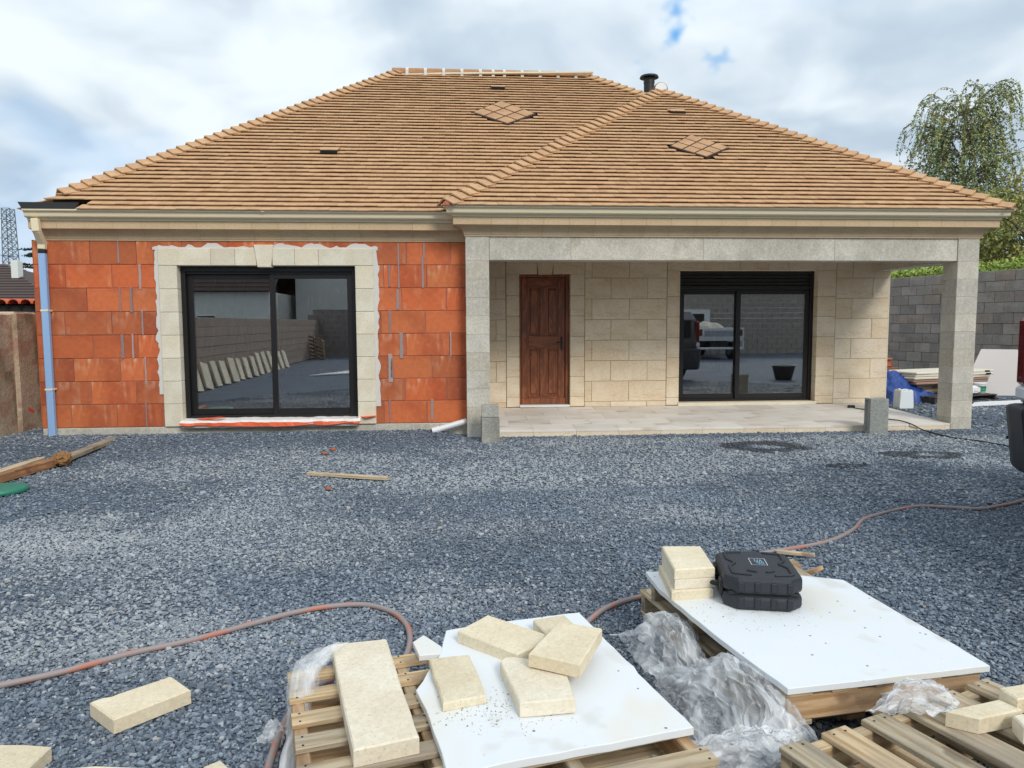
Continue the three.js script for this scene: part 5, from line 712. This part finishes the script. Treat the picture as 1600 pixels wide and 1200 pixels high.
// ------------------------------------------------------------------ van at the edge of the yard
{
  const t = thing('parked_van', 'dark grey van with red tail lamp and black bumper parked before the porch', 'van', [10.42, 0, 4.42], -.35), bm = mat({ physical: true, c: S(58, 60, 64), roughness: .4, clearcoat: .8, clearcoatRoughness: .1 }), pm = mat({ c: S(46, 50, 56), roughness: .6 });
  const sh = new THREE.Shape([[.0, .5], [.0, 1.0], [.07, 1.62], [.25, 1.8], [2.4, 1.84], [3.2, 1.2], [4.15, .98], [4.3, .75], [4.3, .42], [3.75, .32], [3.7, .45], [3.5, .68], [3.2, .68], [3.0, .45], [2.95, .3], [1.15, .3], [1.1, .45], [.9, .68], [.6, .68], [.4, .45], [.35, .34], [.05, .38]].map(v => new THREE.Vector2(...v))), g = new THREE.ExtrudeGeometry(sh, { depth: 1.62, bevelEnabled: true, bevelSize: .05, bevelThickness: .07, bevelSegments: 4 }); g.rotateY(-Math.PI / 2); g.translate(1.69, 0, 0); mesh(t, 'body', g, bm);
  { const W = 1.78, pts = []; const bs = new THREE.Shape(); bs.moveTo(-.04, .9); bs.lineTo(-.04, .26 + .55); bs.quadraticCurveTo(-.04, .8, -.04, .8); const path = [[.32, 0], [.10, 0], [.02, .04], [-.05, .14], [-.09, .35], [-.1, W / 2]]; const prof = [[0, .34], [.02, .3], [-.06, .3], [-.06, .8], [-.01, .86], [.0, .8]]; void bs; void pts; void prof; void path;
    const plan = [[.34, -.105], [.12, -.108], [.0, -.09], [-.07, -.03], [-.1, .08], [-.115, .4], [-.12, .89], [-.115, 1.38], [-.1, 1.7], [-.07, 1.81], [0, 1.87], [.12, 1.888], [.34, 1.885], [.34, 1.7], [.06, 1.7], [.06, .08], [.34, .08]], ps = new THREE.Shape(plan.map(([z, x]) => new THREE.Vector2(x, -z))), gg = new THREE.ExtrudeGeometry(ps, { depth: .46, bevelEnabled: true, bevelSize: .03, bevelThickness: .05, bevelSegments: 4, curveSegments: 4 }); gg.rotateX(-Math.PI / 2); const q = gg.attributes.position; gg.translate(0, .35, 0); for (let i = 0; i < q.count; i++) { const y = q.getY(i), k = 1 - .3 * Math.pow(clamp((.62 - y) / .34), 2); q.setX(i, (q.getX(i) - .89) * lerp(1, k, .28) + .89); q.setZ(i, q.getZ(i) * 1); } gg.computeVertexNormals(); mesh(t, 'rear_bumper', toCreasedNormals(gg, .7), pm);
    const sn = new THREE.CylinderGeometry(.014, .014, .01, 12); sn.rotateZ(Math.PI / 2); sn.translate(-.137, .58, .1); mesh(t, 'parking_sensor', sn, M.black); }
  for (const s of [0, 1]) { const x = s ? 1.74 : 0; const rl = boxAt(t, 'tail_lamp', x - .045, x + .085, 1.02, 1.6, -.055, .13, mat({ physical: true, c: S(104, 16, 20), roughness: .15, clearcoat: 1 }), .03); const cl = boxAt(t, 'reversing_lamp', x - .045, x + .085, .9, 1.015, -.06, .13, mat({ c: S(214, 216, 220), roughness: .2 }), .02); void rl; void cl; for (const z of [.75, 3.35]) { const c = new THREE.CylinderGeometry(.32, .32, .2, 28); c.rotateZ(Math.PI / 2); const w = mesh(t, 'wheel', c, M.black); w.position.set(s ? 1.66 : .12, .32, z); const h = new THREE.CylinderGeometry(.2, .2, .21, 18); h.rotateZ(Math.PI / 2); mesh(w, 'rim', h, mat({ c: S(150, 152, 156), metalness: .7, roughness: .35 })); } }
  boxAt(t, 'rear_window', .25, 1.53, 1.15, 1.62, -.045, -.035, M.alu, .003); boxAt(t, 'number_plate', .62, 1.14, .92, 1.03, -.07, -.06, M.white, .003);
  const ws = slabGeo([V(.1, 1.24, 3.16), V(1.68, 1.24, 3.16), V(1.6, 1.8, 2.47), V(.18, 1.8, 2.47)], .01); ws.translate(0, .035, .05); mesh(t, 'windscreen', ws, M.alu);
}
seedState = 31337;
// ------------------------------------------------------------------ foreground: pallets, boards, cut stones
function frameOf(corner, along) { return Math.atan2(-along.z, along.x) * 1; }
{
  // pallet pair under the tool case: long side runs away from the viewer
  const c2 = V((6.545 + 7.555) / 2, 0, (6.69 + 7.83) / 2), turn2 = -Math.PI / 2 + .135;
  const lo = thing('wooden_pallet', 'lower wooden pallet under the pallet that carries the tool case', 'pallet', [c2.x + .0, 0, c2.z - .2], turn2 + .02, 'wooden pallets in the yard'); const h1 = palletParts(lo, 1.2, .8, true, { boards: 5, bearers: [0, .5, 1], bh: .095, nails: nailGeo });
  const up = thing('wooden_pallet', 'upper wooden pallet carrying the white board with the tool case', 'pallet', [c2.x, h1 + .001, c2.z], turn2, 'wooden pallets in the yard'); const h2_ = h1 + .001 + palletParts(up, 1.22, .81, true, { boards: 5, bearers: [0, .36, .67, 1], bh: .09, bw: .1, nails: nailGeo });
  const H2 = h2_ + .024; // top of the white board
  const bd = (name, lb, px, h, t, seed, amp, m) => { const o = centred(scene, name, slabGeo(ragged(px.map(p => G(p[0], p[1], h)), amp, .06, seed), t, .002, seed), m); info(o, lb, 'board'); return o; };
  bd('white_board', 'large white board on the pallets carrying the black tool case', [[1009, 893], [1030, 920], [1080, 962], [1150, 1017], [1231, 1076], [1390, 1058], [1547, 1040], [1480, 1000], [1404, 957], [1318, 906], [1240, 898], [1120, 893]], H2, .023, 3, .004, M.board);
  // pallet pair with the cut stones
  const A = .25, o1 = V((4.96 + 6.32) / 2, 0, (7.51 + 8.13) / 2 + .12);
  const l1 = thing('wooden_pallet', 'lower wooden pallet under the stone cutting pallet beside the hose', 'pallet', [o1.x + .02, 0, o1.z + .02], A - .03, 'wooden pallets in the yard'); const g1 = palletParts(l1, 1.2, 1.0, true, { boards: 7, bearers: [0, .5, 1], bh: .095, nails: nailGeo });
  const u1 = thing('wooden_pallet', 'upper slatted pallet carrying broken white board and cream cut stones', 'pallet', [o1.x, g1 + .001, o1.z], A, 'wooden pallets in the yard'); const g2 = g1 + .001 + palletParts(u1, 1.2, 1.0, true, { boards: 7, bearers: [0, .34, .67, 1], bh: .09, bw: .072, nails: nailGeo });
  const H1 = g2 + .026;
  bd('white_board', 'broken white board with ragged edge under the cut stones', [[697, 985], [760, 974], [830, 966], [905, 957], [960, 1012], [1020, 1074], [1084, 1136], [980, 1156], [840, 1182], [700, 1212], [690, 1175], [672, 1125], [650, 1078], [668, 1050], [690, 1018]], H1, .025, 7, .008, M.board);
  bd('white_board_shard', 'small torn shard of white board lying on the pallet slats', [[645, 1003], [662, 992], [690, 1010], [694, 1021], [655, 1024]], g2 + .024, .022, 9, .004, M.board);
  // cream stones: quads of pixels with top heights
  const stone = (lb, q, t, m = pick(M.cut), amp = .003) => { const pts = q.map(([x, y, h]) => G(x, y, h)); const o = centred(scene, 'cut_stone', slabGeo(amp ? ragged(pts, amp, .07, q[0][0]) : pts, t, .005, q[0][0] * .013), m); return info(o, lb, 'cut stone', 'cream stones cut for the house'); };
  const s = H1 + .052;
  stone('long cream stone slab with wet patch lying across the pallet slats', [[517, 1006, g2 + .056], [604, 998, g2 + .056], [630, 1080, g2 + .056], [655, 1150, g2 + .056], [552, 1172, g2 + .056]], .055, M.cut[0]);
  stone('small thin cream stone slab lying on the broken white board', [[670, 1029, H1 + .03], [733, 1022, H1 + .03], [760, 1086, H1 + .03], [692, 1099, H1 + .03]], .029, M.cut[1], .005);
  stone('cream stone slab with clipped corner at the back of the stone heap', [[715, 985, s], [762, 961, s], [853, 990, s], [848, 1002, s], [808, 1022, s - .004]], .05, M.cut[2]);
  stone('pale cream stone partly hidden under the tilted stone', [[833, 968, s - .006], [882, 960, s - .006], [910, 985, s - .006], [858, 995, s - .006]], .045, M.cut[1]);
  stone('cream stone slab with rounded edge in front of the tilted stone', [[781, 1034, H1 + .046], [786, 1026, H1 + .05], [800, 1023, H1 + .052], [880, 1035, H1 + .052], [899, 1092, H1 + .052], [812, 1098, H1 + .052]], .05, M.cut[0]);
  stone('tilted cream stone slab resting across its two neighbours', [[826, 1020, s + .055], [872, 970, s + .052], [941, 982, s + .05], [906, 1038, s + .055]], .05, M.cut[2]);
  const gs = thing('cut_stone', 'moulded cream stone lying alone on the gravel beside the hose', 'cut stone', [0, 0, 0], 0, 'cream stones cut for the house'); { const sh = [[140, 1097], [160, 1090], [174, 1088], [186, 1083], [268, 1056], [298, 1077], [177, 1124]].map(p => G(p[0], p[1], .07)); mesh(gs, 'stone', slabGeo(sh, .06, .006, 2), M.cut[2]); }
  stone('pale cream stone slab on gravel cut off by the picture edge near the hose', [[-30, 1163, .06], [40, 1163, .06], [80, 1166, .06], [40, 1204, .06], [-30, 1208, .06]], .055, M.cut[1], 0);
  stone('cream stone with only its tip showing below the lone moulded stone', [[318, 1197, .06], [345, 1187, .06], [360, 1201, .06], [330, 1215, .06]], .055, M.cut[1], 0);
  stone('flat cream stone slab beside the pale slab on the gravel', [[30, 1206, .06], [150, 1196, .06], [250, 1200, .06], [210, 1225, .06], [60, 1225, .06]], .055, M.cut[2], 0);
  // three stones stacked beside the tool case
  const k = H2, T = [[1034, 853], [1095, 853], [1117, 886], [1054, 890]].map(q => G(q[0], q[1], k + .142));
  const st = (lb, y, dx, dz, gw, t, m) => { const c = T.reduce((a, b) => a.add(b), V(0, 0, 0)).multiplyScalar(.25), pts = T.map(q => V(c.x + (q.x - c.x) * gw + dx, y, c.z + (q.z - c.z) * gw + dz)), o = centred(scene, 'cut_stone', slabGeo(pts, t, .006, dx * 9 + 1), m); return info(o, lb, 'cut stone', 'cream stones cut for the house'); };
  st('lowest cream stone of the stack beside the tool case', k + .046, -.014, .012, 1.03, .046, M.cut[1]); st('middle cream stone of the stack beside the tool case', k + .0935, .002, 0, 1.0, .046, M.cut[0]);
  const topS = st('topmost cream stone with rebated edge on the stack beside the tool case', k + .142, 0, 0, 1.0, .047, M.cut[2]); void topS;
  // pallet by the lower edge with three stones
  const p3 = thing('wooden_pallet', 'slatted wooden pallet with wide gaps and cream stones on one end', 'pallet', [7.24, 0, 8.62], -Math.PI / 2 + .36, 'wooden pallets in the yard'); const b3 = palletParts(p3, 1.2, 1.0, true, { boards: 6, bearers: [0, .5, 1], bh: .09, bw: .1, nails: nailGeo, mats: [M.wood[1], M.wood[3], M.wood[0], M.wood[2]] });
  p3.position.y = .15; const b4 = thing('wooden_pallet', 'bottom pallet under the wide gapped slatted pallet', 'pallet', [7.24, 0, 8.62], -Math.PI / 2 + .34, 'wooden pallets in the yard'); p3.position.y = palletParts(b4, 1.2, 1.0, true, { boards: 6, bh: .095, bw: .1, nails: nailGeo }) + .001; const H3 = p3.position.y + b3;
  stone('cream stone with broken end lying on the wide gapped pallet', [[1478, 1110, H3 + .055], [1560, 1092, H3 + .055], [1598, 1108, H3 + .055], [1530, 1122, H3 + .055]], .053, M.cut[1]);
  stone('cream stone with raised lip resting behind the broken stone', [[1562, 1074, H3 + .085], [1620, 1064, H3 + .085], [1650, 1085, H3 + .085], [1590, 1092, H3 + .085]], .05, M.cut[2]);
  stone('cream stone at the edge of the wide gapped pallet', [[1582, 1117, H3 + .06], [1660, 1105, H3 + .06], [1690, 1140, H3 + .06], [1600, 1136, H3 + .06]], .055, M.cut[0]);
  // tool case
  {
    const cA = G(1117, 858, H2 + .15), cB = G(1217, 862, H2 + .15), cD = G(1128, 905, H2 + .15), cc = cA.clone().add(G(1238, 908, H2 + .15)).multiplyScalar(.5).add(V(.028, 0, .0)), t = thing('tool_case', 'black hard plastic tool case with small framed label on the white board', 'tool case', [cc.x, H2, cc.z], Math.atan2(-(cB.z - cA.z), cB.x - cA.x)), w = .315, d = .38, m = mat({ c: S(44, 47, 54), roughness: .55, bumpMap: bumpGrain, bumpScale: .001 }), m2 = mat({ c: S(38, 41, 48), roughness: .5 });
    const shell = (y0, y1, inset) => { const pl = new THREE.Shape(), a = w / 2, b = d / 2, c = .05; [[-a + c, -b], [a - c, -b], [a, -b + c], [a, b - c], [a - c, b], [-a + c, b], [-a, b - c], [-a, -b + c]].forEach(([x, z], i) => i ? pl.lineTo(x, -z) : pl.moveTo(x, -z)); pl.closePath(); const g = new THREE.ExtrudeGeometry(pl, { depth: y1 - y0 - .036, bevelEnabled: true, bevelSize: .014, bevelThickness: .018, bevelSegments: 2 }); g.rotateX(-Math.PI / 2); g.translate(0, y0 + .018, 0); return g; };
    mesh(t, 'base_shell', shell(.0, .066), m); mesh(t, 'lid_shell', shell(.074, .15), m); mesh(t, 'seam', moved(cbox(w - .01, .016, d - .01, .004), 0, .07, 0), M.black);
    const ridge = (x0, z0, x1, z1) => { const L = Math.hypot(x1 - x0, z1 - z0), o = mesh(t, 'lid_ridge', cbox(L, .012, .014, .004), m2); o.position.set((x0 + x1) / 2, .152, (z0 + z1) / 2); o.rotation.y = Math.atan2(-(z1 - z0), x1 - x0); };
    for (const sx of [-1, 1]) { ridge(sx * .13, -.15, sx * .13, -.05); ridge(sx * .13, -.05, sx * .10, 0); ridge(sx * .1, 0, sx * .13, .05); ridge(sx * .13, .05, sx * .13, .15); ridge(sx * .13, -.15, sx * .05, -.165); ridge(sx * .13, .15, sx * .05, .165); ridge(sx * .06, .1, sx * .02, .12); }
    for (const x of [-.1, -.03, .04, .11]) { boxAt(t, 'side_rib', x - .014, x + .014, .012, .06, d / 2 + .008, d / 2 + .02, m2, .004); boxAt(t, 'side_rib', x - .014, x + .014, .085, .13, d / 2 + .008, d / 2 + .02, m2, .004); }
    for (const z of [-.1, .1]) boxAt(t, 'latch', -w / 2 - .026, -w / 2 - .008, .04, .11, z - .035, z + .035, M.black, .006);
    const hd = tube([V(-w / 2 - .01, .07, -.06), V(-w / 2 - .055, .07, -.05), V(-w / 2 - .06, .07, 0), V(-w / 2 - .055, .07, .05), V(-w / 2 - .01, .07, .06)], .011, 20, 8); mesh(t, 'handle', hd, M.black);
    const lb = mesh(t, 'label', new THREE.PlaneGeometry(.075, .10), mat({ map: strokes(96, 128, '#2b2f3a', '#8fd3ea', [[.28, .16, .3, .75, '#c9dcf2'], [.48, .16, .32, .85], [.66, .14, .4, .8], [.82, .1, .5, .8]], '#dfe8f6'), roughness: .5 })); lb.rotation.x = -Math.PI / 2; lb.position.set(.01, .1515, -.03);
  }
  // offcuts beyond the pallets
  const of1 = thing('wood_offcut', 'short sawn board end leaning behind the white board', 'offcut', [G(1250, 890, .2).x, 0, G(1250, 890, .2).z]); { const o = boxAt(of1, 'board', -.1, .16, .0, .022, -.05, .05, M.wood[4], .003); o.position.set(.02, .15, -.05); o.rotation.set(0, -.9, .5); const o2 = boxAt(of1, 'block', -.12, .05, 0, .2, -.18, -.08, M.wood[2], .004); void o2; }
  const of2 = thing('thin_batten', 'thin pale batten on gravel behind the tool case', 'batten'), a2 = G(1213, 868), b2 = G(1273, 874); of2.position.copy(a2.clone().lerp(b2, .5)); of2.rotation.y = Math.atan2(-(b2.z - a2.z), b2.x - a2.x); boxAt(of2, 'batten', -a2.distanceTo(b2) / 2, a2.distanceTo(b2) / 2, .015, .04, -.015, .015, M.wood[0], .003);
  // stone grit left on the boards
  { const gg = new THREE.TetrahedronGeometry(1, 0), n = 420, im = new THREE.InstancedMesh(gg, mat({ c: [1, 1, 1], roughness: .95 }), n), mx = new THREE.Matrix4(), q = new THREE.Quaternion(), cl = new THREE.Color(); im.name = 'stone_grit'; for (let i = 0; i < n; i++) { const on = i % 4, c = on < 3 ? [G(760, 1095, H1), G(810, 1120, H1), G(735, 1110, H1)][on] : G(1180, 960, H2), sp = on < 3 ? .09 + .12 * rnd() : .3, a = rnd() * 6.28, r = sp * Math.sqrt(rnd()), s = rr(.0012, .004); q.setFromEuler(new THREE.Euler(rnd() * 6, rnd() * 6, rnd() * 6)); mx.compose(V(c.x + Math.cos(a) * r, c.y + s * .4, c.z + Math.sin(a) * r * .7), q, V(s, s, s)); im.setMatrixAt(i, mx); const k = rnd(); cl.setRGB(...(k < .12 ? [.2, .2, .2] : [.55 * (.8 + .2 * k), .48 * (.8 + .2 * k), .36 * (.8 + .2 * k)])); im.setColorAt(i, cl); } scene.add(im); info(im, 'fine cream stone grit scattered over the white boards', 'grit', null, 'stuff'); }
  // ------------------------------------------------------------- hose
  const hoseTex = makeTex(128, 1, (x, y) => { const k = (y + .0 * x + .12 * Math.sin(x * 6.28 * 2) + .16 * Math.sin(x * 6.28)) % 1, o = sstep(.1, .2, k) * sstep(.74, .64, k); return mix3(S(150, 138, 136), S(190, 116, 94), o * (.55 + .45 * fbm(x * 9, y * 9, 9, 3, 3))); }); hoseTex.repeat.set(5, 1);
  const hm = mat({ map: hoseTex, roughness: .6 });
  const hose = (lb, pts) => info(centred(scene, 'garden_hose', tube(pts.map(([x, y, h = .016]) => { const g = G(x, y, h); return g; }), .0145, 160, 10), hm), lb, 'hose', 'worn hose across the yard');
  hose('worn orange and grey hose curving over gravel to the slatted pallet', [[-60, 1084], [0, 1071], [100, 1049], [200, 1022], [300, 1000], [400, 973], [460, 957], [520, 947], [570, 945], [610, 955], [632, 972], [640, 990], [638, 1015, .02], [620, 1050, .02]]);
  hose('hose stretch rising from gravel between the two board covered pallets', [[880, 1010, .02], [905, 985, .02], [922, 968], [945, 951], [975, 939], [1010, 930], [1050, 920]]);
  hose('wavy hose stretch on gravel from the tool case toward the van', [[1120, 882], [1165, 870], [1205, 862], [1250, 855], [1290, 847], [1315, 838], [1335, 826], [1350, 811], [1372, 804], [1400, 797], [1440, 791], [1490, 793], [1530, 795], [1560, 791], [1600, 782], [1650, 768]]);
  hose('looped hose ends beside the plastic film and the slatted pallet', [[415, 1215, .05], [425, 1180, .05], [440, 1140, .04], [460, 1105, .03], [490, 1075, .03], [520, 1060, .03]]);
  hose('inner hose loop under the plastic film next to the slatted pallet', [[440, 1218, .03], [446, 1180, .03], [458, 1150, .03], [480, 1120, .02], [500, 1100, .02]]);
  // ------------------------------------------------------------- crumpled film
  function film(lb, fn, nu, nv, seed, amp) { const g = new THREE.PlaneGeometry(1, 1, nu, nv), q = g.attributes.position, u2 = g.attributes.uv; for (let i = 0; i < q.count; i++) { const u = q.getX(i) + .5, v = q.getY(i) + .5, p = fn(u, v), r = .7 * fbm(u * 5 + seed, v * 4 + seed, 0, 3, seed) + 1.5 * Math.abs(fbm(u * 6 + seed + v * 3, v * 6 + 2 - u * 2, 0, 4, seed + 5) - .5); const st = Math.abs(fbm((u - v * .6) * 34 + seed, (u + v) * 2.5, 0, 3, seed + 3) - .5) * 2; p.y += amp * (r * .9 + st * .3); p.x += amp * .6 * 1.8 * (fbm(u * 8, v * 8 + 4, 0, 3, seed + 9) - .5); p.z += amp * .6 * 1.8 * (fbm(u * 8 + 7, v * 8, 0, 3, seed + 2) - .5); q.setXYZ(i, p.x, p.y, p.z); u2.setXY(i, u * .8, v * .5); } g.computeVertexNormals(); const o = centred(scene, 'plastic_film', g, M.film); return info(o, lb, 'plastic film', 'clear film between the pallets'); }
  const bl = (c) => (u, v) => { const a = c[0].clone().lerp(c[1], u), b = c[3].clone().lerp(c[2], u), m = a.lerp(b, v), e = Math.sin(Math.PI * u) * Math.sin(Math.PI * v); m.y += (c[4] || 0) * e; return m; };
  film('crumpled clear film heaped beside the far end of the tool case pallet', bl([G(960, 1000, .03), G(1075, 985, .12), G(1120, 1070, .1), G(1020, 1060, .05), .16]), 80, 60, 3, .06);
  film('large milky heap of wrapping film filling the gap between the pallets', bl([G(1010, 1058, .05), G(1205, 1062, .16), G(1290, 1190, .12), G(1090, 1215, .06), .16]), 110, 80, 8, .07);
  film('loose clear film flap hanging over the near end of the gap', bl([G(1020, 1200, .1), G(1120, 1170, .16), G(1250, 1150, .2), G(1220, 1230, .1), .06]), 70, 50, 14, .06);
  film('folded clear film sheet draped on the wide gapped pallet', bl([G(1352, 1124, H3 + .01), G(1412, 1068, H3 + .03), G(1490, 1090, H3 + .01), G(1500, 1128, H3 + .008), .06]), 70, 50, 21, .035);
  film('twisted strand of clear film hanging down the side of the slatted pallet', (u, v) => { const c = new THREE.CatmullRomCurve3([G(535, 1010, g2 + .06), G(500, 1030, g2 + .05), G(478, 1060, g2 + .03), G(468, 1110, .2), G(462, 1160, .15), G(455, 1230, .1)]).getPoint(v); const a = u * 5.2, r = .028 + .03 * Math.abs(Math.sin(v * 4)); return c.add(V(Math.cos(a) * r, Math.sin(a) * r * .8, Math.sin(a) * r)); }, 26, 90, 31, .02);
  film('small scrap of clear film on gravel beside the hose loop', bl([G(402, 1165, .01), G(420, 1135, .02), G(448, 1140, .03), G(440, 1175, .01), .05]), 30, 26, 41, .03);
}
// ------------------------------------------------------------------ picture
const renderer = new THREE.WebGLRenderer({ antialias: true });
renderer.toneMapping = THREE.LinearToneMapping; renderer.toneMappingExposure = EXPOSURE; renderer.shadowMap.enabled = true; renderer.shadowMap.type = THREE.PCFSoftShadowMap;
renderer.render(scene, camera);
